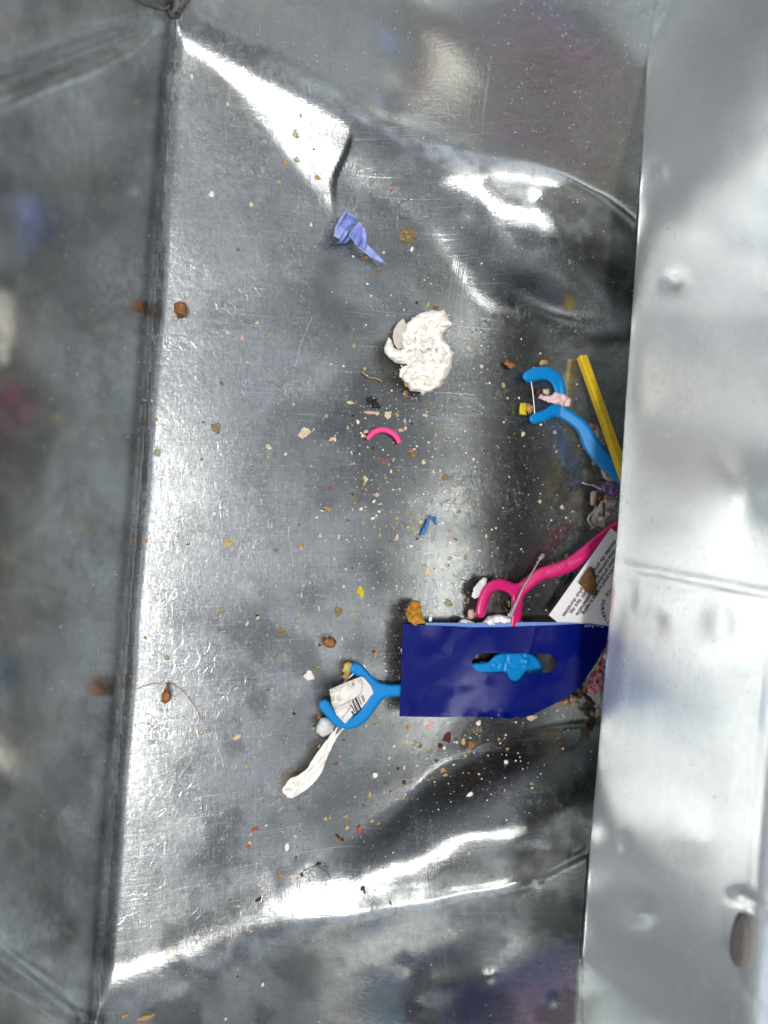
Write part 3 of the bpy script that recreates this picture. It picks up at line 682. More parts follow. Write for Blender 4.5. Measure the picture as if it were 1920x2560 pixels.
# -- lower blue pick whose handle runs under the dark blue tab
h3 = lambda x, y: 0.0035+0.0006*np.clip((np.asarray(x)-900)/100.0, 0, 3)
u1 = sp([(887, 1672, 12), (893, 1672, 14), (905, 1684, 13), (923, 1702, 12.5), (944, 1722, 15), (960, 1727, 15)])
u2 = sp([(958, 1727, 15), (940, 1742, 16), (926, 1763, 15), (909, 1787, 14.5), (887, 1804, 14), (862, 1808, 13.5), (841, 1798, 13.5), (825, 1780, 13.5), (815, 1766, 13.5), (813, 1763, 14)])
u3 = sp([(950, 1727, 16), (985, 1726, 13.5), (1005, 1725, 13.5), (1080, 1712, 13), (1140, 1694, 18), (1180, 1684, 24), (1250, 1680, 26)])
u4 = [(1262, 1676, 45), (1300, 1676, 46), (1310, 1676, 46)]
def ex3(x, y):
    e = 0.0011*np.exp(-(np.hypot(x-1315, y-1654)/9.0)**4)-0.0006*np.exp(-((np.hypot(x-1334, y-1684)-14)/2.2)**2)
    e = e-0.0004*np.exp(-((x-1262+0.2*(y-1660))/3.0)**2)-0.0004*np.exp(-((np.hypot(x-1238, y-1664)-8)/2.0)**2)
    return e-0.0004*np.exp(-((np.hypot(x-1290, y-1650)-22)/2.5)**2)
p = pick('bright blue floss pick holding a barcode scrap, its handle passing under the dark blue tab', 'floss pick', [u1, u2, u3, u4], (790, 1600, 1380, 1830), h3, 0.0017, 8, M_BLUE, (950, 1727), extra=ex3)
tube('floss_thread', [(885, 1683, .0036, .0003), (872, 1695, .0036, .0003), (860, 1706, .0034, .0003)], M_FLOSS, p)
lump('thread_end', 904, 1661, 6, 3, -45, M_FLOSS, 0.8, 0.003, parent=p, angular=0.1, cuts=0, sub=1)
# -- barcode scrap
def hlab(x, y): return 0.0062+0.0010*np.sin((np.asarray(x)-820)/30.0)+0.0006*np.sin((np.asarray(y)-1700)/22.0)
def m_label():
    m, nt, b = nodes('soiled_label'); co = nd(nt, 'ShaderNodeTexCoord').outputs['Object']
    sx = nd(nt, 'ShaderNodeSeparateXYZ', {0: co}).outputs[0]
    n1 = noise_t(nt, co, 520, 5, 0.75, 0.8); n2 = noise_t(nt, co, 150, 3, 0.6)
    f = mathn(nt, 'MULTIPLY', ramp(nt, n1, 0.36, 0.56), ramp(nt, mathn(nt, 'ADD', n2, mathn(nt, 'MULTIPLY', sx, -30.0)), 0.40, 0.58), clamp=True)
    c = mix(nt, mathn(nt, 'MULTIPLY', f, 0.85), (0.66, 0.64, 0.61), (0.20, 0.16, 0.12))
    nt.links.new(c, b.inputs['Base Color']); b.inputs['Roughness'].default_value = 0.7
    bp = nd(nt, 'ShaderNodeBump', {'Height': n1, 'Strength': 0.5, 'Distance': 0.0003}); nt.links.new(bp.outputs[0], b.inputs['Normal'])
    return m
lab = empty('label_scrap', base_pt(862, 1752), 'torn white label scrap with barcode bars and dirt, inside the lower blue fork', 'label')
lo = [q[:2] for q in Z('lab', [(405, 535), (640, 432), (910, 325), (960, 350), (1060, 470), (1105, 570), (1095, 605), (1050, 650), (1010, 715), (920, 830), (790, 935), (720, 1010), (660, 1080), (620, 1045), (520, 940), (440, 760)])]
sheet('label_paper', lo, [], hlab, 0.00035, m_label(), 4, lab)
bars = []
for (x0, y0, x1, y1, w) in ((768, 730, 850, 905, 5), (772, 700, 858, 880, 15), (800, 690, 880, 868, 5), (822, 672, 905, 850, 24), (760, 880, 795, 938, 20), (752, 780, 815, 905, 12),
                            (858, 655, 915, 780, 6), (876, 650, 922, 770, 5), (915, 632, 955, 740, 9), (936, 624, 972, 722, 9), (768, 432, 785, 478, 7), (786, 428, 804, 474, 7), (795, 800, 835, 895, 6)):
    L = math.hypot(x1-x0, y1-y0); w *= 1.35; nx_, ny_ = -(y1-y0)/L*w/2, (x1-x0)/L*w/2
    q = [(x0+nx_, y0+ny_), (x0-nx_, y0-ny_), (x1-nx_, y1-ny_), (x1+nx_, y1+ny_)]; bars.append([v[:2] for v in Z('lab', q)])
vv = []; ff = []
for q in bars:
    n = 5
    for i in range(n+1):
        a = np.array(q[0])+(np.array(q[3])-np.array(q[0]))*i/n; b = np.array(q[1])+(np.array(q[2])-np.array(q[1]))*i/n; vv += [tuple(a), tuple(b)]
    k = len(vv)-2*(n+1); ff += [(k+2*i, k+2*i+2, k+2*i+3, k+2*i+1) for i in range(n)]
vv = np.array(vv); mesh('barcode', Wa(vv, hlab(vv[:, 0], vv[:, 1])+0.0001), ff, M_INK, lab, smooth=False)
# -- beige crumbs at the fork tip, wax blob, tissue strip
def flake(name, zid, pts, h, half, bevel, mat, label, cat, rel=0.0, rs=12.0, step=2.5, seed=3, under=1.0, group=None):
    P = [q[:2] for q in Z(zid, pts)]; xs = [q[0] for q in P]; ys = [q[1] for q in P]
    hf = h if callable(h) else (lambda x, y: np.full(np.shape(x), h))
    hh = lambda x, y: hf(x, y)+rel*vnoise(x, y, rs, seed)+rel*0.5*vnoise(x, y, rs*0.45, seed+1)
    cx, cy = sum(xs)/len(xs), sum(ys)/len(ys)
    sd = lambda X, Y: poly_sdf(X, Y, P)+vnoise(X, Y, 5, seed)*1.6
    o = solid(name, sd, (min(xs)-3, min(ys)-3, max(xs)+3, max(ys)+3), step, hh, half, bevel, mat, loc=base_pt(cx, cy), under=under)
    return tag(o, label, cat, group)
flake('cracker_crumb', 'lab', [(640, 110), (720, 85), (800, 120), (805, 180), (760, 210), (745, 280), (720, 310), (650, 290), (600, 250), (620, 190)], .0032, .0016, 8, MCR['y'], 'flat mustard crumb touching the upper tip of the lower blue fork', 'crumb', .0008)
flake('cracker_crumb', 'lab', [(640, 275), (720, 275), (735, 320), (720, 375), (670, 392), (620, 350), (615, 310)], .0030, .0014, 6, MCR['t'], 'small round mustard flake just above the barcode scrap', 'crumb', .0005)
flake('wax_blob', 'lab', [(195, 1120), (230, 1060), (270, 985), (330, 975), (400, 990), (440, 1040), (480, 1110), (465, 1200), (360, 1270), (320, 1292), (270, 1285), (200, 1215)], .0040, .0032, 18, M_WAX, 'milky translucent blob below the lower tip of the blue fork', 'wax blob', .0006, 20)
ts = [(690, 1372), (718, 1372), (702, 1410), (722, 1400), (748, 1368), (768, 1372), (735, 1420), (705, 1470), (672, 1530), (640, 1600), (605, 1690), (582, 1760), (540, 1830), (480, 1900), (420, 1950), (340, 2005), (270, 2040), (235, 2030), (190, 1985), (178, 1945), (235, 1865), (265, 1835), (330, 1815), (430, 1745), (455, 1690), (500, 1620), (560, 1540), (600, 1478), (635, 1445), (650, 1410)]
TSP = [q[:2] for q in Z('p3', ts)]
def hts(x, y):
    a = (np.asarray(x)-770)*0.79+(np.asarray(y)-1900)*0.61      # across the strip
    b = -(np.asarray(x)-770)*0.61+(np.asarray(y)-1900)*0.79
    return 0.0030+0.0006*np.sin(a/3.6+b/40)+0.0012*np.abs(((a+b*0.12)/13.0+8) % 2-1)+0.0016*vnoise(x, y, 17, 5)*sst(b, 20, 70)+0.0009*np.abs(vnoise(a*1.6, b*.5, 7, 15))+0.0005*np.abs(vnoise(x, y, 4, 16))
strip = empty('tissue_strip', base_pt(770, 1900), 'long twisted strip of off-white tissue below the lower blue fork', 'tissue strip')
o = solid('strip_body', lambda X, Y: poly_sdf(X, Y, TSP)+vnoise(X, Y, 6, 4)*1.2, (700, 1820, 860, 2000), 2.0, hts, .0003, 2.5, M_TISS, strip)
for k, pts in enumerate(([(690, 1372), (640, 1450), (560, 1600), (500, 1720)], [(760, 1372), (700, 1450), (640, 1560), (600, 1660), (560, 1760)], [(720, 1400), (650, 1500), (590, 1640), (520, 1760)], [(240, 1865), (290, 1900), (330, 1960)], [(185, 1975), (240, 1960), (290, 1990), (280, 2035)], [(600, 1490), (520, 1610), (440, 1740), (330, 1820)], [(450, 1760), (380, 1880), (330, 1990)], [(700, 1395), (715, 1350), (735, 1335)], [(755, 1375), (775, 1352), (800, 1345)])):
    tube('tissue_strand', [(a, b, 0.0042+.0004*math.sin(k*2.0+i), 0.00035 if 0 < i < len(pts)-1 else .00015) for i, (a, b) in enumerate(Z('p3', pts))], M_TISS, strip, sides=6)
# -- crumpled tissue wad
wo = [(780, 320), (880, 258), (960, 240), (1060, 215), (1150, 225), (1240, 200), (1282, 270), (1312, 360), (1385, 420), (1300, 505), (1222, 560), (1240, 650), (1330, 740), (1392, 850), (1350, 1000), (1368, 1060), (1290, 1180), (1210, 1290), (1190, 1345), (1000, 1430), (930, 1472), (880, 1410), (740, 1405), (690, 1290), (620, 1240), (588, 1190), (640, 1090), (700, 1005), (540, 1002), (470, 950), (370, 850), (360, 740), (420, 600), (470, 650), (500, 760), (600, 800), (640, 765), (600, 680), (640, 560), (680, 420)]
WP = [q[:2] for q in Z('wad', wo)]
wad = empty('tissue_wad', base_pt(1045, 880), 'crumpled wad of off-white tissue with creased folds lying in the middle', 'tissue')
def fold(x, y):
    X = x+24*vnoise(x, y, 26, 50); Y = y+24*vnoise(x, y, 26, 51)
    r1 = 1-np.abs(vnoise(X, Y, 30, 52))*4.0; r2 = 1-np.abs(vnoise(X+Y*.4, Y*.6, 11, 53))*3.5; r3 = 1-np.abs(vnoise(X, Y, 5, 54))*4
    return 0.0014*np.clip(r1, -0.2, 1)+0.0007*np.clip(r2, -0.3, 1)+0.0003*r3
solid('tissue_body', lambda X, Y: poly_sdf(X, Y, WP)+vnoise(X, Y, 9, 9)*3.0, (955, 765, 1140, 995), 1.4, lambda x, y: 0.0042+0*x, .0034, 13, M_TISS, wad, extra=fold)
for k, pts in enumerate(([(1010, 460), (985, 380), (1030, 335), (1110, 350), (1130, 400), (1080, 470)], [(650, 690), (700, 760), (800, 740), (870, 745), (860, 800)], [(800, 1200), (880, 1150), (980, 1140), (1060, 1180), (1040, 1250)],
                          [(720, 520), (670, 600), (700, 680)], [(1160, 660), (1190, 780), (1180, 880), (1240, 960)], [(600, 1200), (640, 1100), (720, 1040)], [(800, 1270), (900, 1280), (980, 1250)], [(900, 500), (860, 600), (900, 690)], [(1200, 430), (1290, 400), (1350, 420)], [(520, 900), (620, 870), (720, 880), (800, 830)], [(1070, 700), (1080, 820), (1130, 930), (1200, 1010)], [(770, 1360), (880, 1340), (1010, 1370), (1140, 1320)])):
    q = Z('wad', pts); tube('tissue_fold', [(a, b, 0.0098+0.0008*math.sin(k+i*2), 0.0011 if 0 < i < len(q)-1 else 0.0005) for i, (a, b) in enumerate(q)], M_TISS, wad, sides=8, n=5, flat=0.8)
for pts, hh_ in (([(640, 330), (560, 400), (500, 500), (485, 600), (500, 700), (560, 790), (640, 770), (620, 640), (690, 430)], .0022),):
    sheet('tissue_veil', [v[:2] for v in Z('wad', pts)], [], lambda x, y, h=hh_: h+.0005*vnoise(x, y, 14, 31), .00015, M_THINT, 5, wad)
# thin torn petals of the wad
rp = random.Random(5)
for k in range(26):
    an = rp.uniform(0, 6.28); rr_ = rp.uniform(10, 62); cx, cy = 1052+rr_*math.cos(an)*0.95, 882+rr_*math.sin(an)*1.25
    if poly_sdf(np.array([cx]), np.array([cy]), WP)[0] > -6: continue
    n_ = 9; R_ = rp.uniform(12, 21); q = [(cx+R_*rp.uniform(.65, 1.15)*math.cos(2*math.pi*i/n_), cy+R_*rp.uniform(.55, 1.1)*math.sin(2*math.pi*i/n_)) for i in range(n_)]
    ta = rp.uniform(0, 6.28); c_, s_ = math.cos(ta), math.sin(ta)
    sheet('tissue_petal', q, [], lambda x, y, cx=cx, cy=cy, c_=c_, s_=s_: 0.0092+0.00011*((x-cx)*c_+(y-cy)*s_)+0.0009*np.sin(((x-cx)*-s_+(y-cy)*c_)/3.2)+.0012*vnoise(x, y, 6, 21), .00022, M_TISS, 2.4, wad)
# -- periwinkle paper
bp_ = empty('paper_scrap', base_pt(885, 600), 'crumpled periwinkle blue paper scrap with a pointed tail at the foot of the fold', 'paper scrap')
for pts, h0, gx_, gy_, mt in (([(440, 1270), (520, 1290), (630, 1350), (625, 1430), (560, 1470), (480, 1590), (400, 1690), (375, 1645), (300, 1600), (320, 1490), (380, 1370)], .0050, -.00003, .00004, M_LILAC),
                              ([(480, 1300), (600, 1350), (610, 1420), (560, 1440), (420, 1600), (340, 1520)], .0062, .00004, -.00003, M_PAPERB),
                              ([(590, 1450), (660, 1410), (730, 1500), (755, 1600), (750, 1690), (710, 1830), (600, 1720), (560, 1660), (490, 1590)], .0046, .00005, .00002, M_LILAC),
                              ([(680, 1500), (730, 1510), (752, 1600), (748, 1690), (705, 1800), (620, 1690), (640, 1600)], .0052, -.00006, .00003, M_PAPERB),
                              ([(750, 1690), (800, 1760), (860, 1810), (1035, 2002), (880, 1930), (800, 1890), (712, 1822)], .0036, -.00003, -.00001, M_LILAC),
                              ([(340, 1700), (380, 1640), (480, 1600), (530, 1640), (470, 1700), (390, 1712)], .0028, .00004, .00002, M_PAPERB)):
    q = [v[:2] for v in Z('blue', pts)]; cx = sum(v[0] for v in q)/len(q); cy = sum(v[1] for v in q)/len(q)
    sheet('paper_fold', q, [], lambda x, y, h0=h0, a=gx_, b=gy_, cx=cx, cy=cy: h0+a*(x-cx)+b*(y-cy)+.0016*np.abs(vnoise(x+y*.6, y*.3, 11, 8))*2+.0005*vnoise(x, y, 5, 9), .00025, mt, 3, bp_)
# -- dark blue hang tab
def htab(x, y):
    x = np.asarray(x, float); y = np.asarray(y, float)
    u = (x-1008)/516.0
    h = 0.0062+0.0095*np.clip(u, 0, 1.2)**1.6+0.0012*np.sin(u*7.0+0.6)*sst(y, 1790, 1560)+0.0008*np.sin((x+y*0.6)/60.0)
    h = h+0.006*np.clip((x-1300)/220, 0, 1)**2*np.clip((y-1600)/150, 0, 1.3)
    h = h+0.0012*np.sin(x/9.0)*sst(y, 1780, 1797)*sst(x, 1160, 1200)*sst(-x, -1300, -1260)
    fl = (x-1340)+(y-1560)*0.28                                      # faint crease above the slot
    return h+0.0004*np.exp(-(fl/2.5)**2)*sst(-y, -1640, -1630)
def m_tab():
    m, nt, b = nodes('navy_laminate'); co = nd(nt, 'ShaderNodeTexCoord').outputs['Object']
    s = nd(nt, 'ShaderNodeSeparateXYZ', {0: co}); k = 2*math.pi/0.00062
    wx = mathn(nt, 'SINE', mathn(nt, 'MULTIPLY', s.outputs[0], k)); wy = mathn(nt, 'SINE', mathn(nt, 'MULTIPLY', s.outputs[1], k))
    weave = mathn(nt, 'MULTIPLY', mathn(nt, 'ADD', wx, wy), ramp(nt, noise_t(nt, co, 60, 2, 0.5), 0.48, 0.66))
    n = noise_t(nt, co, 140, 3, 0.5); hh = mathn(nt, 'ADD', mathn(nt, 'MULTIPLY', weave, 0.22), mathn(nt, 'MULTIPLY', n, 0.7))
    bp = nd(nt, 'ShaderNodeBump', {'Height': hh, 'Strength': 0.35, 'Distance': 0.0005}); nt.links.new(bp.outputs[0], b.inputs['Normal'])
    sp_ = ramp(nt, noise_t(nt, co, 1500, 2, 0.5), 0.74, 0.80)
    nt.links.new(mix(nt, mathn(nt, 'MULTIPLY', sp_, 0.35), (0.0, 0.004, 0.105), (0.2, 0.22, 0.3)), b.inputs['Base Color'])
    b.inputs['Roughness'].default_value = 0.30; b.inputs['Specular IOR Level'].default_value = 0.14; return m
tab = empty('hang_tab', base_pt(1260, 1680), 'dark navy blue hang tab torn off a packet, with a rounded hanging slot', 'hang tab')
to = [q[:2] for q in Z('tab', [(78, 162), (230, 175), (420, 182), (560, 190), (760, 188), (960, 180), (1140, 174), (1290, 166), (1400, 160), (1505, 152), (1500, 210), (1480, 310), (1420, 420), (1370, 500), (1300, 600), (1200, 680), (1100, 730), (1000, 780), (900, 815), (860, 806), (820, 824), (760, 812), (720, 822), (660, 806), (600, 812), (550, 806), (350, 810), (200, 808), (50, 804), (60, 600), (70, 300)])]
hole = []
def arc(cx, cy, rx, ry, a0, a1, n): return [(cx+rx*math.cos(math.radians(a0+(a1-a0)*i/n)), cy+ry*math.sin(math.radians(a0+(a1-a0)*i/n))) for i in range(n+1)]
hole = arc(623, 434, 70, 68, 95, 265, 9)+[(800, 368)]+arc(1072, 438, 62, 64, -85, 85, 9)+[(985, 506), (935, 510)]+[(922, 520), (905, 545)]+arc(856, 540, 44, 38, 20, 160, 6)+[(806, 535), (796, 512), (785, 505)]
hole = [q[:2] for q in Z('tab', hole)]
sheet('tab_sheet', to, [hole], htab, .00045, m_tab(), 7, tab)
st = [q[:2] for q in Z('tab', [(230, 156), (420, 158), (560, 160), (760, 158), (960, 153), (1140, 154), (1290, 157), (1310, 168), (1140, 174), (960, 179), (760, 187), (560, 189), (420, 181), (230, 174)])]
sheet('torn_edge', st, [], lambda x, y: htab(x, y)-0.0004, .0003, M_PALEBLUE, 6, tab)
text_on('Tear Away', 'printed_words', M_PRINT, *Z('tab', [(1468, 163)])[0], 183, 17.0, htab, tab, (0.66, 0.82), shear=0.2)
tri = [q[:2] for q in Z('tab', [(1476, 176), (1492, 168), (1492, 186)])]
sheet('printed_arrow', tri, [], lambda x, y: htab(x, y)+.00012, .0001, M_PRINT, 6, tab, smooth=False)
# -- cotton puff behind the tab
flake('cotton_puff', 'pink', [(415, 775), (425, 760), (450, 735), (500, 738), (560, 762), (610, 755), (650, 712), (740, 700), (800, 712), (850, 735), (910, 752), (925, 775), (700, 785), (480, 785)], .0045, .0026, 14, M_COTT, 'soft white cotton puff peeping out above the navy tab', 'cotton puff', .0022, 12, 2.0)
# -- white card with printed text
def hcard(x, y): return 0.0125+0.0065*np.clip((np.asarray(x, float)-1370)/160.0, 0, 1.6)-0.004*np.clip((np.asarray(y, float)-1535)/60.0, 0, 1.2)+.0003*np.sin(np.asarray(x)/23.0)
card = empty('printed_card', base_pt(1500, 1480), 'white card corner printed with small grey text, leaning behind the navy tab', 'card')
sheet('card_sheet', [(1527.6, 1320), (1548, 1338), (1612, 1396), (1612, 1600), (1432, 1598), (1391, 1553), (1372, 1538)], [], hcard, .0005, M_CARD, 7, card)
RD = 235.0; dx_, dy_ = math.cos(math.radians(RD)), -math.sin(math.radians(RD))
for (txt, zx, zy, end) in (('modes de production plus durables', 1272, 452, (430, 1672)), ('Nous sommes fiers d\'investir dans des', 1272, 598, (550, 1625)),
                           ('cotton production sustainable', 1310, 668, (645, 1660)), ('We are proud to invest in making', 1300, 818, (742, 1645))):
    (ax, ay), (bx, by) = [q[:2] for q in Z('card', [(zx, zy), end])]
    L = math.hypot(bx-ax, by-ay); ang = math.degrees(math.atan2(-(by-ay), bx-ax))
    cu = bpy.data.curves.new('measure', 'FONT'); cu.body = txt; tmp = bpy.data.objects.new('measure', cu); COL.objects.link(tmp); bpy.context.view_layer.update(); wdt = tmp.dimensions.x
    bpy.data.objects.remove(tmp); bpy.data.curves.remove(cu)
    text_on(txt, 'printed_line', M_GREY, ax, ay, ang, 13.5, hcard, card, (L/wdt/13.5, 1.0), bold=0.028)
ccx, ccy, cr = 1560.0, 1519.0, 57.5
for k, ch in enumerate('SOURCE DURABLE'):
    a = math.radians(133+(k-4)*10.1)                      # image angle, counter-clockwise from +x
    lx, ly = ccx+cr*math.cos(a), ccy-cr*math.sin(a)
    if ch != ' ': text_on(ch, 'printed_letter', M_INK, lx, ly, math.degrees(a)+90, 13.5, hcard, card, (0.95, 0.85), bold=0.03, align='CENTER')
sheet('printed_seal', arc(ccx, ccy, 35, 35, 0, 352, 24), [], lambda x, y: hcard(x, y)+.00012, .0001, plain('seal_green', (0.02, 0.10, 0.05), 0.6), 8, card)
flake('leaf_piece', 'card', [(690, 1160), (780, 1020), (860, 895), (905, 892), (940, 925), (962, 1000), (965, 1090), (985, 1150), (980, 1220), (1000, 1300), (998, 1355), (970, 1376), (880, 1338), (850, 1330), (760, 1235)], lambda x, y: hcard(x, y)+.0022, .0009, 5, M_LEAF, 'brown triangular piece of dry leaf lying on the white card', 'leaf piece', .0008, 12)
flake('leaf_piece', 'card', [(430, 1120), (520, 980), (600, 960), (620, 1020), (560, 1130), (470, 1200), (440, 1180)], .0030, .0010, 5, M_GREEN, 'dark green leaf piece between the magenta pick and the white card', 'leaf piece', .0008, 12)
flake('leaf_piece', 'card', [(330, 1500), (380, 1380), (440, 1340), (430, 1440), (350, 1560)], .0030, .0010, 5, M_GREEN, 'narrow green leaf sliver beside the left corner of the white card', 'leaf piece', .0008, 12)
# -- yellow stick
def bar(name, pts, half_w, half_t, mat, label, cat):
    v = []; f = []; P = spline(pts, 4); c = Wa(P[:, :2], P[:, 2]); R = P[:, 3] if P.shape[1] > 3 else np.ones(len(P))
    t = c[-1]-c[0]; t /= np.linalg.norm(t); s = np.cross(t, NF); s /= np.linalg.norm(s); w = np.cross(s, t)
    prof = [(-1, -.7), (-.7, -1), (.7, -1), (1, -.7), (1, .7), (.7, 1), (-.7, 1), (-1, .7)]
    for i, q in enumerate(c):
        for a, b in prof: v.append(q+s*a*half_w*R[i]+w*b*half_t*R[i])
    m = len(prof)
    for i in range(len(c)-1):
        for j in range(m):
            k = (j+1) % m; f.append((i*m+j, i*m+k, (i+1)*m+k, (i+1)*m+j))
    f.append(tuple(range(m))[::-1]); f.append(tuple((len(c)-1)*m+j for j in range(m)))
    return tag(mesh(name, v, f, mat, smooth=False, loc=tuple(Wa(np.array([[P[0][0], P[0][1]]]), 0)[0])), label, cat)
bar('wooden_stick', [(1455, 893, .003, 1), (1500, 1018, .012, 1), (1548, 1155, .021, 1), (1592, 1280, .029, 1)], .00195, .0016, M_YEL, 'flat yellow wooden stick leaning towards the overhanging metal panel', 'stick')
# -- pink curved strip
tag(tube('plastic_strip', [(919, 1097, .0012, .0009), (936, 1080, .0014, .0011), (959, 1074, .0016, .0011), (982, 1083, .0014, .0011), (994, 1096, .0013, .0011), (998, 1107, .0012, .0010)], M_HOT, loc=base_pt(958, 1090), flat=0.8), 'curved hot pink plastic strip below the black husk', 'plastic strip')
# -- husk / dead insect
hk = empty('black_husk', base_pt(933, 1008), 'small ragged black husk with a thin bristle beside the tissue wad', 'husk')
lump('husk_body', 935, 1008, 15, 10, -15, M_BLACK, 0.7, 0, 5, 0.9, 3, hk); lump('husk_flap', 924, 1000, 9, 5, 30, M_BLACK, 0.4, .0006, 6, 0.9, 2, hk); lump('husk_flap', 938, 997, 6, 4, -40, M_BLACK, 0.5, .0006, 9, 0.9, 2, hk)
tube('bristle', [(921, 1000, .001, .00018), (919, 990, .0015, .00014), (921, 978, .002, .0001)], M_BLACK, hk, sides=6)
# -- blue thread bits
tag(tube('thread_bit', [(1074, 1290, .0008, .0005), (1081, 1296, .0012, .0005), (1089, 1294, .001, .0004), (1088, 1302, .0008, .0005), (1092, 1311, .0006, .0004)], M_SKYTH, loc=base_pt(1082, 1300), sides=7), 'short kinked sky blue thread bit, right one of the pair', 'thread')
tag(tube('thread_bit', [(1070, 1298, .0008, .0004), (1067, 1312, .0012, .0006), (1061, 1322, .001, .0007), (1057, 1332, .0008, .0007), (1052, 1338, .0006, .0004)], M_SKYTH, loc=base_pt(1062, 1320), sides=7), 'short sky blue thread bit, lower left one of the pair', 'thread')
# -- things around the upper blue pick
flake('paper_wad', 'p1', [(372, 612), (400, 570), (440, 590), (500, 588), (540, 550), (600, 568), (650, 575), (668, 600), (705, 620), (700, 660), (690, 692), (620, 696), (560, 672), (480, 658), (420, 632)], .0088, .0014, 5, M_PALEPINK, 'pale pink crumpled paper lying across the upper blue pick', 'paper scrap', .0022, 9)
flake('chip', 'p1', [(425, 530), (480, 518), (488, 560), (480, 585), (430, 575)], .0045, .0012, 4, MCR['c'], 'little cream chip inside the upper blue fork', 'chip')
flake('chip', 'p1', [(350, 560), (380, 505), (415, 500), (412, 560), (395, 598), (355, 585)], .0030, .0014, 5, MCR['b'], 'dark brown chip inside the upper blue fork behind the floss', 'chip', .0006)
flake('chip', 'p1', [(200, 662), (262, 660), (262, 780), (190, 775), (192, 700)], .0020, .0007, 3, MCR['Y'], 'square yellow chip left of the upper blue fork', 'chip')
flake('crumb', 'p1', [(265, 665), (300, 668), (310, 690), (335, 680), (325, 745), (290, 775), (265, 740)], .0024, .0010, 4, MCR['t'], 'peach crumb beside the square yellow chip', 'crumb', .0005)
flake('crumb', 'p1', [(35, 270), (70, 228), (105, 262), (140, 268), (162, 300), (130, 318), (100, 325), (60, 292)], .0020, .0010, 4, MCR['o'], 'jagged orange crumb upper left of the blue fork', 'crumb', .0005)
flake('crumb', 'p1', [(378, 280), (395, 242), (440, 230), (472, 245), (465, 295), (440, 285), (400, 300)], .0030, .0012, 4, MCR['t'], 'tan crumb touching the top of the upper blue pick', 'crumb', .0006)
# -- pile against the overhanging panel
flake('lint_clump', 'clu', [(200, 130), (280, 120), (370, 180), (440, 240), (500, 340), (560, 480), (480, 500), (420, 460), (340, 380), (280, 260), (220, 190)], .0055, .0022, 12, M_LINT, 'beige lint clump between the upper blue pick and yellow stick', 'lint', .003, 11)
flake('crumb', 'clu', [(215, 150), (290, 130), (350, 160), (330, 215), (280, 220), (230, 200)], .0085, .0011, 5, MCR['o'], 'orange-brown crumb sitting on the beige lint clump', 'crumb', .0006)
flake('paper_wad', 'clu', [(430, 900), (520, 890), (600, 960), (740, 1060), (775, 1110), (700, 1130), (560, 1130), (480, 1080), (440, 980)], .0055, .0022, 10, M_LINTW, 'pale creased paper bit below the end of the upper blue pick', 'paper scrap', .003, 11)
flake('foil_scrap', 'clu', [(440, 1190), (520, 1140), (620, 1150), (700, 1210), (730, 1300), (700, 1390), (620, 1400), (520, 1360), (460, 1290)], .0075, .0010, 6, M_FILM, 'shiny violet and blue wrapper scrap near the overhanging panel', 'wrapper scrap', .003, 9)
tag(tube('clear_needle', [(*q[:2], q[2], q[3]) for q in Z('clu', [(110, 1150, .004, .0004), (180, 1180, .006, .0003), (300, 1205, .008, .0003), (430, 1270, .0095, .0006)])], M_CLEAR, loc=base_pt(1480, 1215), sides=7), 'clear needle-like plastic stem beside the violet wrapper scrap', 'plastic stem')
flake('foam_block', 'clu', [(250, 1320), (300, 1295), (360, 1300), (362, 1380), (330, 1540), (270, 1550), (245, 1530)], .0055, .0020, 6, MCR['c'], 'pale cream rectangular foam chip below the clear needle', 'foam chip')
flake('crumb', 'clu', [(375, 1370), (440, 1350), (480, 1390), (460, 1470), (380, 1470), (360, 1420)], .0055, .0018, 7, MCR['o'], 'rusty brown crumb between the foam chip and white lint mass', 'crumb', .0008)
lm = [(300, 1640), (380, 1560), (420, 1480), (520, 1420), (640, 1430), (720, 1460), (760, 1560), (750, 1720), (700, 1800), (620, 1870), (540, 1930), (440, 1930), (340, 1900), (270, 1850), (260, 1780)]
flake('lint_clump', 'clu', lm, .0075, .0042, 16, M_LINTW, 'fluffy off-white lint mass above the magenta pick end', 'lint', .006, 12, 2.0)
for k, pts in enumerate(([(350, 1560), (320, 1640), (250, 1700), (210, 1780), (240, 1850), (300, 1940)], [(500, 1420), (520, 1380), (560, 1400), (700, 1420)], [(300, 1900), (400, 1960), (520, 1950), (640, 1900)])):
    tag(tube('brown_fibre', [(*q[:2], .0085, .0005) for q in Z('clu', pts)], M_LINT, loc=base_pt(1490, 1290), sides=7), ('curly brown fibre hugging the left side of the lint mass', 'short brown fibre along the top of the lint mass', 'short brown fibre under the lint mass')[k], 'fibre')
tag(tube('twig', [(*q[:2], .0135, .0004) for q in Z('clu', [(475, 1500), (480, 1600), (480, 1740)])], MCR['b'], loc=base_pt(1509, 1280), sides=7), 'thin dark brown twig lying on the white lint mass', 'twig')
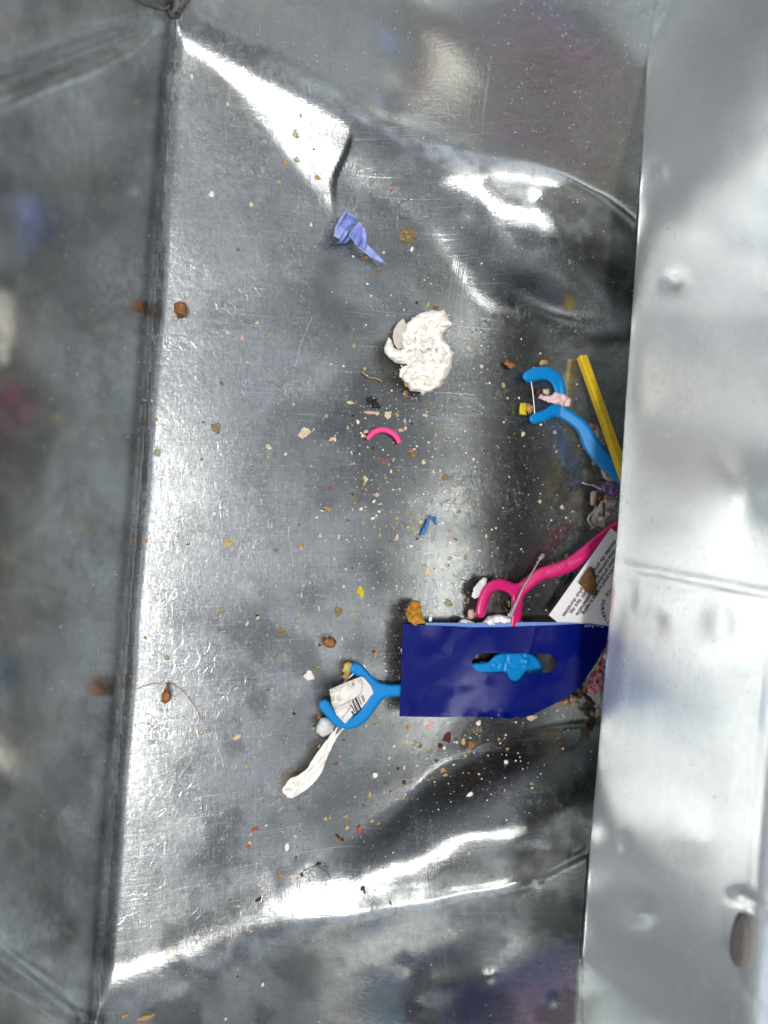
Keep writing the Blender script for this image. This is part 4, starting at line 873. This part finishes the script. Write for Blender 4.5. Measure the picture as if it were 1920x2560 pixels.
# -- flakes beside the magenta pick
flake('wax_flake', 'pink', [(615, 425), (645, 432), (640, 480), (605, 560), (560, 585), (528, 570), (545, 500), (580, 455)], .0050, .0009, 5, M_WAX, 'translucent pinkish flake against the curve of the magenta pick', 'wax flake', .0005)
flake('wax_flake', 'pink', [(505, 665), (540, 658), (552, 690), (545, 725), (520, 738), (500, 710)], .0025, .0011, 5, MCR['p'], 'small pale pink flake left of the magenta pick tip', 'wax flake', .0005)
flake('crust', 'pink', [(72, 602), (110, 596), (150, 602), (158, 650), (160, 690), (180, 735), (186, 765), (140, 770), (110, 784), (62, 748), (38, 690), (60, 640)], lambda x, y: .0048+.00008*(np.asarray(y)-1510), .0010, 4, M_CRUST, 'jagged mustard crust resting on the top left corner of the navy tab', 'crust', .0018, 8)
lump('crumb', 1049, 1537, 5, 7, 0, MCR['w'], 0.6, .0095, 3, .3); tag(bpy.context.scene.collection.objects[-1], 'tiny white crumb stuck on the mustard crust', 'crumb')
# -- right of the tab
flake('tissue_scrap', 'rt', [(1010, 330), (1045, 300), (1030, 600), (1000, 900), (960, 1100), (900, 1240), (840, 1240), (760, 1330), (700, 1290), (650, 1230), (665, 1050), (690, 940), (800, 800), (880, 680), (950, 480)], .0130, .0018, 8, M_PKT, 'crumpled pink and red tissue squeezed between the navy tab and panel', 'tissue', .005, 9, 2.0)
flake('chip', 'rt', [(935, 615), (985, 520), (1020, 560), (1025, 700), (980, 670)], .0175, .0006, 3, MCR['w'], 'white paper chip on the pink tissue beside the panel', 'chip')
flake('chip', 'rt', [(800, 800), (830, 720), (880, 750), (870, 830), (815, 835)], .0175, .0008, 3, MCR['y'], 'orange-yellow chip on the pink tissue beside the tab edge', 'chip')
flake('seed', 'rt', [(560, 1290), (620, 1275), (720, 1360), (800, 1450), (812, 1500), (760, 1522), (690, 1480), (600, 1380)], .0060, .0022, 8, MCR['b'], 'dark reddish brown seed below the pink tissue', 'seed')
flake('lint_clump', 'rt', [(880, 1250), (950, 1050), (980, 1100), (945, 1450), (900, 1480), (880, 1380)], .0080, .0022, 8, M_LINT, 'narrow strip of beige lint along the panel edge', 'lint', .003)
for k, (pts, c, lb) in enumerate((([(330, 1350), (420, 1320), (470, 1360), (460, 1420), (500, 1440), (530, 1495), (450, 1510), (380, 1500), (330, 1420)], 'c', 'cream popcorn-like crumb below the right end of the navy tab'),
                   ([(150, 1440), (230, 1390), (300, 1370), (330, 1430), (300, 1500), (240, 1520), (200, 1480)], 't', 'yellowish crumb below the navy tab beside the cream one'),
                   ([(480, 1290), (540, 1270), (575, 1300), (560, 1360), (510, 1390), (470, 1340)], 'o', 'small amber crumb under the lower right tab edge'),
                   ([(560, 1200), (620, 1110), (670, 1060), (660, 1250), (600, 1280)], 't', 'tan crumb between the navy tab edge and the pink tissue'),
                   ([(780, 1650), (830, 1510), (880, 1530), (920, 1600), (930, 1700), (860, 1690)], 'c', 'cream angular chip against the panel below the dark seed'),
                   ([(700, 1680), (720, 1590), (780, 1600), (800, 1680), (780, 1730)], 'g', 'dull yellow chip left of the cream angular chip'),
                   ([(800, 1760), (830, 1700), (915, 1700), (915, 1790), (880, 1810)], 'o', 'orange crumb at the panel edge below the cream chip'))):
    flake('crumb', 'rt', pts, .0032, .0018, 7, MCR[c], lb, 'crumb', .001, 9)
# -- threads and hairs
def hair(zid, pts, lb, cat='hair', r=.00007, mat=None, h=.0008, name='hair'):
    P = Z(zid, [(a, b) for a, b in pts])
    return tag(tube(name, [(a, b, h, r) for a, b in P], mat or M_HAIR, loc=base_pt(*P[len(P)//2]), sides=5, n=6), lb, cat)
hair('q5', [(590, 765), (640, 748), (720, 740), (780, 765), (820, 810), (850, 855), (875, 905)], 'faint curved red thread beside the brown seed at the left', 'thread', .00010, M_REDTH, name='thread')
hair('bot', [(950, 848), (860, 856), (790, 825), (745, 750), (738, 670), (760, 600), (820, 560), (880, 556), (940, 590), (968, 650)], 'thin dark hair curled into an open ring over the lower bright crease')
hair('bot', [(760, 790), (720, 720), (722, 640)], 'short arc of hair just outside the left of the open ring')
hair('bot', [(830, 690), (800, 620), (840, 560), (900, 520), (950, 560)], 'fine hair arc crossing the top of the open ring')
hair('bot', [(1272, 900), (1275, 830), (1320, 775), (1390, 768), (1440, 815), (1452, 870), (1448, 905)], 'thin hair forming a half loop right of the open ring')
hair('bot', [(1400, 810), (1420, 850)], 'tiny black bristle inside the hair half loop', r=.00022)
hair('blue', [(1350, 1095), (1260, 1110), (1205, 1180), (1200, 1280), (1250, 1350), (1330, 1365)], 'hair curl above the amber stain by the top fold')
hair('lab', [(575, 410), (570, 340), (620, 275), (700, 262), (740, 330)], 'hair loop over the mustard flake above the barcode scrap', h=.0058)
hair('lab', [(900, 350), (930, 470), (905, 590), (840, 660), (700, 740), (580, 800)], 'long hair across the dirty barcode scrap', h=.0082)
hair('lab', [(760, 790), (700, 880), (640, 960), (590, 985)], 'short hair near the bottom of the barcode scrap', h=.0080)
hair('wad', [(730, 1410), (820, 1440), (880, 1500), (915, 1570)], 'dark hair arc just below the tissue wad', r=.00013)
hair('wad', [(30, 1120), (100, 1190), (180, 1215), (250, 1225), (330, 1275)], 'orange-brown fibre lying left of the tissue wad', 'fibre', .00024, MCR['t'], .0006, 'fibre')
hair('lm', [(660, 60), (690, 280), (715, 480)], 'fine pale fibre lying straight on the scuffed left floor', 'fibre', .00005, M_FLOSS, .0004, 'fibre')
hair('q5', [(920, 975), (950, 1040), (966, 1100)], 'pale curved fibre near the lower left seam', 'fibre', .00007, M_FLOSS, .0004, 'fibre')
hair('q3', [(1275, 480), (1300, 380), (1350, 260)], 'long pale fibre curving up the upper left floor', 'fibre', .00005, M_FLOSS, .0004, 'fibre')
# -- rust clump and left seeds
flake('rust_clump', 'q3', [(752, 240), (750, 205), (775, 195), (800, 200), (812, 235), (800, 260), (770, 262)], .0022, .0022, 9, MCR['o'], 'rusty brown clump by the upper part of the left seam', 'rust clump', .0014, 8)
flake('crumb', 'q3', [(748, 262), (752, 245), (768, 255), (764, 268)], .0035, .0010, 4, MCR['p'], 'pale bit stuck to the lower edge of the rusty clump', 'crumb')
flake('seed', 'q5', [(695, 820), (700, 785), (715, 760), (720, 738), (732, 748), (728, 770), (742, 790), (735, 820), (712, 830)], .0022, .0020, 7, MCR['o'], 'shiny brown seed husk beside the red thread', 'seed', .0008)
flake('seed', 'lm', [(1030, 1250), (1060, 1215), (1140, 1220), (1170, 1270), (1140, 1320), (1080, 1330), (1040, 1300)], .0022, .0022, 9, MCR['o'], 'round brown seed with a pale cap above the lower blue pick', 'seed')
# ---------------------------------------------------------------- crumbs, each one a thing
LAND = [('the tissue wad', 1045, 880), ('the pink plastic strip', 958, 1090), ('the sky blue threads', 1072, 1315), ('the upper blue pick', 1395, 1024), ('the magenta pick', 1290, 1470),
        ('the navy tab', 1200, 1680), ('the barcode scrap', 862, 1752), ('the tissue strip', 765, 1920), ('the blue paper scrap', 885, 600), ('the left seam', 330, 1250), ('the open hair ring', 795, 2210),
        ('the mustard crust', 1036, 1530), ('the bright yellow chip', 903, 1478), ('the rusty clump', 450, 770), ('the round brown seed', 823, 1605), ('the amber stain', 1013, 590), ('the seed by the red thread', 413, 1740), ('the bottom fold', 1000, 2330), ('the top corner tear', 438, 30), ('the bottom left corner', 260, 2540)]
SEEN = {'x'}
def crumb_label(x, y, rx, ry, c, shape):
    o = sorted(LAND, key=lambda l: math.hypot(l[1]-x, l[2]-y)); sz = max(rx, ry)
    size = 'tiny' if sz < 5 else 'small' if sz < 9 else 'larger'
    def rel(l):
        dx, dy = x-l[1], y-l[2]; v = 'above' if dy < 0 else 'below'; hh = 'left' if dx < 0 else 'right'
        w = ('directly '+v) if abs(dx) < 0.4*abs(dy) else (hh+' of') if abs(dy) < 0.4*abs(dx) else ('upper ' if dy < 0 else 'lower ')+hh+' of'
        d = math.hypot(dx, dy); f = 'close ' if d < 70 else 'well ' if d > 170 else ''
        return (f+w).replace('close directly', 'just').replace('well directly', 'far')+' '+l[0]
    base = f'{size} {CR[c][0]} {shape}'; lb = base+' '+rel(o[0]); k = 1
    cands = [q for q in [lb]+[f'{lb}, {rel(o[i])}' for i in (1, 2, 3, 4, 5, 6, 7)] if len(q.split()) <= 16]
    for q in cands:
        if q not in SEEN: lb = q; break
    else: lb = base.replace(CR[c][0], 'faint '+CR[c][0])+' '+rel(o[1])
    SEEN.add(lb); return lb
CRUMBS = [('mid', [(500, 40, 22, 7, -5, 'p'), (560, 45, 8, 6, 0, 'c'), (352, 68, 5, 4, 0, 'm'), (395, 118, 6, 7, 20, 'w'), (465, 208, 9, 6, 10, 'c'), (437, 238, 5, 5, 0, 'w'), (308, 168, 4, 5, 0, 'y'), (160, 268, 8, 6, 40, 'p'), (198, 275, 4, 4, 0, 'w'),
   (340, 392, 3, 7, 25, 'c'), (528, 345, 6, 4, 0, 'b'), (613, 465, 6, 7, 0, 'r'), (660, 488, 6, 4, 20, 't'), (855, 368, 5, 7, 10, 'r'), (883, 355, 4, 3, 0, 'w'), (877, 412, 6, 6, 0, 'd'), (905, 330, 4, 4, 0, 'w'), (962, 465, 5, 7, -20, 'c'), (1045, 552, 5, 5, 0, 'c'), (1108, 543, 3, 5, 0, 'w'), (1155, 600, 12, 13, 0, 'd'),
   (165, 698, 6, 6, 0, 'r'), (465, 610, 7, 8, 30, 'c'), (435, 680, 6, 5, 30, 'o'), (452, 655, 5, 6, 0, 'g'), (630, 595, 5, 11, 10, 'g'), (655, 640, 7, 4, 0, 'g'), (682, 552, 4, 5, 0, 'w'), (745, 535, 4, 4, 0, 't'), (563, 752, 8, 6, 10, 'p'), (535, 805, 4, 8, -20, 'w'), (368, 780, 8, 11, -15, 'd'), (350, 745, 5, 4, 0, 'b'),
   (424, 873, 6, 7, 0, 'w'), (580, 895, 4, 4, 0, 'w'), (525, 955, 7, 5, 20, 'w'), (732, 957, 7, 4, 30, 'y'), (850, 922, 7, 5, 0, 'd'), (893, 808, 4, 4, 0, 'w'), (857, 845, 5, 3, 0, 'c'), (108, 870, 10, 5, 10, 'b'), (85, 885, 6, 4, 0, 'w'), (150, 872, 6, 5, 0, 't'), (38, 945, 5, 3, 0, 'w'), (250, 932, 4, 6, 0, 't'), (290, 985, 6, 5, 0, 'd'), (312, 970, 4, 3, 0, 'b'), (440, 992, 6, 6, 0, 'g'), (540, 1018, 4, 7, 0, 't'),
   (870, 1035, 6, 7, 0, 'y'), (940, 980, 6, 7, 0, 'c'), (910, 1112, 7, 6, 0, 't'), (912, 1130, 6, 4, 0, 'b'), (730, 1122, 10, 8, 0, 'p'), (735, 1105, 5, 3, 30, 'w'), (585, 1095, 6, 6, 0, 'y'), (232, 1108, 5, 7, 0, 'p'), (73, 1103, 4, 5, 0, 'y'), (1078, 838, 4, 5, 0, 'w'), (1130, 995, 8, 4, -15, 'w'), (1150, 722, 5, 5, 0, 'c'), (1195, 712, 4, 3, 0, 'y'), (1218, 692, 5, 3, 0, 'w'), (1250, 742, 5, 4, 0, 'w'),
   (1265, 725, 3, 3, 0, 'w'), (1307, 822, 5, 5, 0, 't'), (1225, 880, 6, 4, -10, 'w'), (1268, 900, 8, 9, 0, 'g'), (1590, 1035, 4, 5, 0, 'y'), (1505, 1108, 5, 6, 0, 'g'), (1210, 1098, 7, 5, -20, 'p'), (1238, 1132, 9, 4, -30, 'o'), (1190, 1162, 6, 6, 0, 'w'), (858, 1190, 6, 4, -20, 'w'), (1185, 1300, 9, 7, 30, 'g'), (1168, 1360, 8, 9, 0, 'c'), (1168, 1360, 4, 4, 0, 'b'), (1245, 1278, 12, 3, -35, 'c'), (1270, 1275, 9, 3, 10, 'c'),
   (1333, 1290, 6, 9, 0, 'g'), (1450, 1232, 3, 3, 0, 'w'), (1100, 1302, 5, 4, 0, 'w'), (998, 1415, 13, 11, 0, 'c'), (975, 1360, 5, 5, 0, 'g'), (1060, 1390, 4, 3, 0, 'o'), (1122, 1393, 5, 4, 0, 'p'), (882, 1493, 5, 4, 0, 'c'), (1238, 1525, 6, 5, 0, 'w'), (1187, 1522, 3, 3, 0, 'w'), (528, 1558, 4, 4, 0, 'p'), (348, 1385, 5, 5, 0, 'o'), (290, 1392, 4, 3, 0, 'w'), (193, 1303, 3, 3, 0, 'w'), (1300, 1195, 12, 3, 42, 'c'), (1120, 200, 10, 9, 0, 'g'), (765, 190, 9, 6, 0, 'p'), (808, 180, 5, 6, 0, 'c'), (735, 60, 7, 6, 0, 't'),
   (860, 140, 5, 4, 0, 'b'), (930, 120, 4, 5, 0, 'o'), (655, 60, 10, 12, 0, 'c'), (800, 110, 4, 6, 0, 'p'), (990, 70, 3, 3, 0, 'w')]),
 ('lm', [(1420, 740, 10, 16, 10, 'Y'), (1545, 710, 4, 4, 0, 'p'), (985, 915, 4, 7, 0, 'p'), (1180, 955, 14, 17, 25, 'd'), (1330, 965, 7, 7, 0, 'g'), (1240, 685, 5, 5, 0, 'c'), (805, 785, 3, 6, 0, 'c'), (1000, 162, 5, 6, 0, 'c'), (1190, 165, 5, 5, 0, 'p'), (1190, 190, 4, 2, 0, 'w'), (1620, 152, 6, 6, 0, 'y'), (780, 50, 4, 5, 0, 'o'), (38, 235, 11, 12, 0, 'y'), (797, 272, 9, 8, 0, 't'), (540, 310, 9, 8, 0, 'd'),
   (565, 462, 5, 5, 0, 'p'), (405, 793, 3, 4, 0, 'c'), (350, 1015, 8, 5, 0, 'c'), (345, 990, 6, 3, 0, 'k'), (240, 1072, 4, 8, -20, 'c'), (600, 1165, 11, 15, 10, 'd'), (565, 1092, 5, 4, 0, 't'), (445, 1195, 5, 5, 0, 't'), (535, 1410, 9, 10, 0, 'd'), (990, 1295, 4, 5, 0, 'b'), (1070, 1205, 4, 4, 0, 'w'), (1022, 1250, 3, 2, 0, 'b'), (1226, 1232, 3, 6, 0, 'w'), (1570, 1395, 6, 11, -10, 't'), (1552, 1362, 4, 5, 0, 'b'), (955, 1530, 7, 10, 0, 'd'), (885, 1620, 16, 16, 10, 'w'), (768, 975, 7, 7, 0, 'g'), (945, 985, 5, 4, 0, 'g'), (1330, 505, 4, 5, 0, 'o'), (1265, 508, 4, 3, 0, 'w'), (1145, 402, 3, 3, 0, 'w'), (1020, 628, 3, 2, 0, 'w'), (895, 650, 2.5, 2.5, 0, 'w'), (540, 688, 2.5, 2.5, 0, 'w')]),
 ('q3', [(1047, 355, 8, 7, 0, 'p'), (982, 330, 8, 6, 0, 'c'), (1112, 290, 7, 6, 0, 'c'), (1603, 172, 6, 5, 0, 'c'), (1587, 120, 5, 4, 0, 'w'), (958, 550, 5, 11, 20, 'o'), (930, 745, 15, 20, 0, 'd'), (878, 718, 4, 4, 0, 'b'), (675, 708, 7, 8, 0, 't'), (678, 848, 13, 16, 0, 'g'), (1320, 765, 20, 18, 0, 'c'), (1160, 825, 11, 9, -40, 'c'), (1158, 865, 5, 7, 0, 'y'), (1235, 855, 8, 4, 35, 'w'), (1510, 635, 13, 7, 0, 'c'), (1600, 680, 18, 7, 0, 'p'), (1520, 852, 4, 7, 20, 'c'), (1430, 1005, 5, 5, 0, 'o'), (1438, 788, 10, 5, 30, 'c'), (1575, 970, 9, 14, 10, 'g'), (1530, 1045, 9, 12, 0, 'd'), (1560, 1095, 5, 4, 0, 'w'), (1408, 1090, 16, 6, 0, 't'), (1625, 1035, 7, 10, 20, 'p'), (1040, 452, 4, 5, 0, 'p'), (1068, 458, 5, 4, 0, 'c'), (655, 625, 4, 4, 0, 'w'), (1270, 640, 7, 6, 0, 'p'), (1410, 690, 7, 8, 0, 'g'), (1575, 485, 6, 6, 0, 'y'), (1065, 212, 3, 4, 0, 't'), (1160, 340, 6, 6, 0, 'g'), (1530, 390, 8, 8, 0, 'g'), (870, 878, 6, 6, 0, 'd'), (955, 855, 5, 5, 0, 'w')]),
 ('low', [(225, 70, 7, 11, -20, 't'), (415, 55, 12, 9, 0, 'p'), (575, 160, 15, 14, 40, 'm'), (500, 235, 8, 9, 30, 'm'), (715, 195, 6, 11, 0, 'y'), (785, 215, 15, 14, 0, 'o'), (655, 202, 4, 5, 0, 'w'), (235, 200, 13, 5, 10, 'c'), (290, 205, 8, 2.5, 0, 't'), (325, 232, 6, 8, 0, 'o'), (178, 232, 5, 6, 0, 'g'), (410, 275, 12, 7, 15, 'g'), (208, 145, 3, 3, 0, 'w'), (92, 232, 4, 5, -30, 'w'), (545, 252, 6, 5, 0, 'w'), (730, 320, 6, 6, 0, 'y'),
   (605, 345, 3, 4, 0, 'w'), (630, 405, 5, 3, 0, 'w'), (465, 370, 3, 7, 0, 'b'), (530, 455, 10, 13, 0, 't'), (555, 500, 6, 6, 0, 'y'), (440, 515, 11, 8, 0, 'o'), (185, 560, 6, 8, 0, 'b'), (188, 590, 5, 5, 0, 'y'), (180, 695, 6, 5, 0, 'y'), (125, 440, 5, 6, 0, 'b'), (178, 435, 2.5, 8, -10, 'w'), (45, 340, 4, 6, -20, 'c'), (12, 575, 5, 5, 0, 'o'), (858, 490, 6.5, 5.5, 0, 'c'), (1035, 175, 4, 5, 0, 'y'), (1115, 265, 9, 5, -30, 't'), (1585, 212, 4, 4, 0, 'o'), (1330, 578, 5, 6, 0, 'y'), (55, 645, 5, 5, 0, 'o'), (955, 925, 5, 5, 0, 'r'), (855, 22, 9, 8, 0, 'w'), (840, 85, 17, 9, 0, 'd'), (710, 480, 3, 4, 0, 'p'), (765, 480, 3, 3, 0, 'c')]),
 ('bot', [(405, 275, 8, 9, -30, 'r'), (377, 315, 4, 6, 0, 'c'), (355, 403, 8, 6, 0, 'r'), (372, 375, 6, 6, 0, 'p'), (185, 392, 4, 4, 0, 'o'), (585, 47, 6, 7, 0, 't'), (370, 140, 4, 4, 0, 't'), (490, 247, 4, 4, 0, 'w'), (640, 412, 7, 14, 0, 'w'), (705, 325, 5, 5, 0, 'c'), (710, 484, 4, 3, 0, 'b'), (875, 530, 10, 5, 5, 'b'), (1020, 330, 6, 9, 35, 'b'), (1062, 358, 8, 13, 35, 'd'), (1055, 352, 6, 6, 0, 'b'), (1182, 292, 8, 14, -5, 'r'), (1087, 257, 7, 6, 0, 'y'), (930, 197, 7, 7, 0, 'y'), (965, 188, 4, 6, 0, 'g'), (1085, 182, 7, 6, 0, 't'), (1118, 235, 3, 6, 0, 'o'), (1275, 212, 9, 6, 0, 'y'), (1325, 235, 6, 6, 0, 't'), (1258, 20, 6, 7, 0, 'y'), (1210, 97, 3, 3, 0, 'b'), (1510, 35, 6, 5, 0, 'y'), (598, 615, 7, 7, 0, 't'), (672, 625, 8, 4, 30, 'p'), (708, 610, 6, 6, 0, 'c'), (725, 640, 6, 5, 0, 'p'), (752, 615, 4, 9, 25, 'b'), (435, 683, 8, 6, 0, 'c'), (430, 795, 11, 6, 20, 'b'), (278, 845, 8, 4, 0, 'c'), (355, 855, 5, 5, 0, 't'), (243, 1070, 3, 13, 5, 't'), (1205, 712, 8, 9, -20, 'b'), (1218, 740, 4, 6, 0, 'b'), (1248, 560, 8, 8, 0, 'g'), (990, 805, 2.5, 2.5, 0, 'k'), (910, 1000, 4, 6, 0, 't'), (380, 1030, 5, 8, 20, 'p'), (145, 855, 4, 4, 0, 't'), (218, 505, 3, 5, 0, 'g'), (20, 410, 3, 3, 0, 'c'), (505, 340, 4, 5, 30, 'g'), (1430, 450, 3, 3, 0, 'w')]),
 ('q7', [(538, 1072, 13, 12, 0, 't'), (632, 1070, 36, 12, 0, 't'), (755, 775, 8, 10, 0, 'c'), (850, 730, 9, 9, 0, 'w'), (648, 678, 2.5, 3, 0, 'b'), (1025, 900, 5, 4, 0, 'b'), (1135, 940, 5, 8, 0, 'w'), (975, 1085, 4, 8, 0, 'w'), (932, 655, 6, 5, 0, 'g'), (1025, 598, 7, 5, 0, 'c'), (815, 880, 3, 3, 0, 't'), (1205, 128, 5, 6, 0, 'o'), (1620, 30, 10, 12, 0, 'w')]),
 ('q5', [(980, 138, 11, 12, 0, 'y'), (812, 140, 6, 4, 30, 'o'), (630, 130, 6, 9, -30, 't'), (1028, 968, 13, 8, 30, 'c'), (865, 963, 7, 5, 0, 'y'), (965, 932, 5, 6, 0, 'g'), (722, 632, 9, 11, 0, 'g'), (950, 420, 5, 7, 0, 't'), (1270, 872, 6, 6, 0, 'b'), (1155, 768, 6, 2, 0, 'b'), (1065, 1095, 6, 6, 0, 'y'), (628, 542, 7, 7, 0, 'g'), (862, 325, 5, 3, 0, 't'), (1375, 880, 6, 10, 0, 'o'), (1355, 935, 5, 5, 0, 'y'), (1628, 915, 13, 9, 0, 'g'), (1640, 888, 6, 3, 0, 'c'), (1380, 1012, 5, 7, 0, 'y'), (1450, 1090, 9, 9, 0, 'o'), (1485, 985, 4, 4, 0, 'b'), (1455, 978, 3, 4, 0, 'b')]),
 ('q4', [(140, 202, 5, 5, 0, 'k'), (192, 210, 8, 9, 0, 'g'), (228, 222, 14, 6, 0, 'o'), (362, 398, 7, 7, 0, 'c'), (420, 478, 7, 6, 0, 'c'), (448, 490, 3, 3, 0, 'p'), (515, 558, 7, 8, 0, 'g'), (455, 548, 4, 4, 0, 'w'), (600, 770, 8, 9, -40, 'c'), (738, 763, 8, 6, 0, 'p'), (540, 955, 4, 3, 0, 'w'), (735, 820, 4, 3, 0, 't'), (745, 845, 4, 4, 0, 'p'), (673, 1060, 7, 6, 0, 'c'), (770, 1085, 8, 6, 0, 'c'), (30, 170, 4, 4, 0, 'c'), (185, 640, 9, 12, 0, 'd'), (95, 555, 6, 9, 0, 'y'), (95, 598, 9, 12, 0, 'o'), (583, 612, 4, 4, 0, 'w'), (858, 830, 6, 4, 0, 'p'), (905, 895, 7, 8, 0, 'c'), (593, 358, 3, 3, 0, 'w'), (250, 150, 5, 8, 20, 'd'), (115, 860, 8, 6, 0, 'o')]),
 ('q6', [(788, 190, 8, 9, 0, 'y'), (275, 395, 15, 15, 0, 'g'), (350, 195, 6, 9, 0, 'g'), (308, 312, 6, 5, 0, 'w'), (362, 385, 9, 10, 0, 'd'), (527, 1085, 9, 11, 0, 'w'), (130, 298, 4, 4, 0, 'c'), (78, 600, 5, 9, 0, 'p'), (65, 715, 5, 9, 0, 'o'), (748, 858, 5, 5, 0, 'p'), (440, 103, 6, 6, 0, 'c'), (723, 35, 4, 4, 0, 'w'), (640, 885, 20, 9, 10, 'c'), (8, 685, 5, 5, 0, 'c'), (540, 395, 5, 12, 10, 'y'), (482, 825, 3, 4, 30, 'c')]),
 ('q8', [(372, 115, 12, 13, 10, 'w'), (457, 238, 5, 5, 0, 'o'), (640, 68, 4, 5, 0, 'y'), (672, 485, 9, 5, 0, 'd'), (368, 368, 6, 6, 0, 'p')]),
 ('q1', [(1278, 572, 13, 22, 0, 'g'), (1285, 690, 11, 12, 0, 'g'), (1232, 700, 8, 9, 0, 't'), (1370, 768, 11, 9, 0, 't'), (985, 450, 6, 7, 0, 'c'), (1355, 645, 5, 4, 0, 'b'), (1027, 1078, 7, 6, 0, 'o'), (1300, 498, 6, 9, 0, 'g'), (1205, 785, 6, 6, 0, 'y'), (915, 840, 7, 12, 0, 'w'), (1085, 880, 8, 9, 0, 'c'), (1060, 525, 6, 8, 0, 'd'), (1120, 760, 5, 5, 0, 'y'), (1345, 970, 5, 6, 0, 'w'), (828, 330, 5, 9, 0, 'w')]),
 ('blue', [(1300, 1600, 20, 20, 0, 'd'), (990, 1830, 4, 4, 0, 'c'), (915, 2100, 6, 6, 0, 'o'), (1100, 970, 4, 4, 0, 'r'), (1380, 1790, 5, 6, 0, 'w'), (750, 1880, 7, 6, 0, 'o')])]
kept = []; ncr = 0
for zid, L in CRUMBS:
    ox = Z(zid, [(0, 0)])[0]; s = Z(zid, [(1000, 0)])[0][0]-ox[0]; s /= 1000.0
    for (x, y, rx, ry, ang, c) in L:
        px, py = Z(zid, [(x, y)])[0]
        f = s if zid in ('q1', 'q3', 'q4', 'q5', 'q6', 'q7', 'q8') else 1.0     # radii were noted in view pixels there
        f = f*1.25 if f < 1 else 1.0
        if zid in ('mid', 'lm', 'low', 'bot'): f = 0.80
        if any(math.hypot(px-a, py-b) < 6 and cc == c for a, b, cc in kept): continue
        kept.append((px, py, c)); rx, ry = rx*f, ry*f
        if c == 'b' and zid == 'bot' and rx > 7: pass
        el = max(rx, ry)/min(rx, ry)
        if c in 'dg' and max(rx, ry) > 7:
            shape, cat, nm, th, an = 'dried spot', 'stain', 'dried_spot', 0.12, 0.8
        elif el > 2: shape, cat, nm, th, an = 'sliver', 'sliver', 'sliver', 0.7, 0.5
        elif c in 'bk': shape, cat, nm, th, an = 'seed', 'seed', 'seed', 0.6, 0.35
        else:
            shape = ('crumb', 'flake', 'bit', 'grain')[ncr % 4]; cat, nm, th, an = shape, shape, 0.28, 0.8
        hgt = 0.0
        if zid == 'mid' and (x, y) == (1168, 1360) and c == 'b': hgt = .0012
        if px > 1000 and 1560 < py < 1790 and px < 1480: hgt = .0
        o = lump(nm, px, py, rx, ry, ang, M_SPOT[c] if cat == 'stain' else MCR[c], th, hgt, ncr, an, 2 if max(rx, ry) < 12 else 3)
        tag(o, crumb_label(px, py, rx, ry, c, shape), cat, 'crumbs and bits scattered over the bin floor'); ncr += 1
print('crumbs', ncr)
# ---- fine dust: too small and too many to count
rd = random.Random(11); V0, F0 = ico(1); dv = []; df = []; 
def dust(n, cx, cy, sx, sy, r0, r1, box=None):
    for _ in range(n):
        px, py = rd.gauss(cx, sx), rd.gauss(cy, sy)
        if not (-40 < px < 1640 and -40 < py < 2600): continue
        c0 = np.array(W(px, py)); r = rd.uniform(r0, r1)**1.0*K*(H-c0[2]); k = len(dv)*len(V0)
        v = V0*np.array([r, r*rd.uniform(.5, 1), r*.6]); a = rd.random()*6.3
        x = v[:, 0]*math.cos(a)-v[:, 1]*math.sin(a); y = v[:, 0]*math.sin(a)+v[:, 1]*math.cos(a)
        dv.append(c0+np.outer(x, E1)+np.outer(y, E2)+np.outer(v[:, 2]+r*.4, NF)); df.extend([(f[0]+k, f[1]+k, f[2]+k) for f in F0])
def flush(name, mat, label):
    global dv, df
    o = mesh(name, np.vstack(dv), df, mat, loc=(0, 0, 0), smooth=False); tag(o, label, 'dust', kind='stuff'); dv = []; df = []
dust(520, 1040, 1250, 125, 260, .7, 2.0); dust(350, 700, 1500, 260, 420, .8, 1.8); dust(90, 1380, 1500, 120, 250, .7, 2.2); dust(500, 800, 1400, 500, 700, .6, 1.4)
dust(170, 1060, 1230, 140, 200, 1.6, 3.8); dust(50, 1380, 1500, 130, 230, 1.6, 3.4); dust(80, 1150, 1900, 170, 90, 1.6, 3.2)
flush('pale_dust', MCR['w'], 'fine white and cream specks strewn over the bin floor')
dust(180, 1060, 1250, 200, 330, 1.0, 2.6); dust(150, 1000, 1950, 260, 140, 1.0, 2.6)
flush('tan_dust', MCR['t'], 'fine tan specks strewn among the crumbs on the bin floor')
dust(260, 760, 600, 700, 600, .6, 1.6); dust(120, 800, 2200, 300, 120, .7, 2.0)
flush('dark_dust', MCR['b'], 'fine dark brown specks scattered on the bin floor and walls')
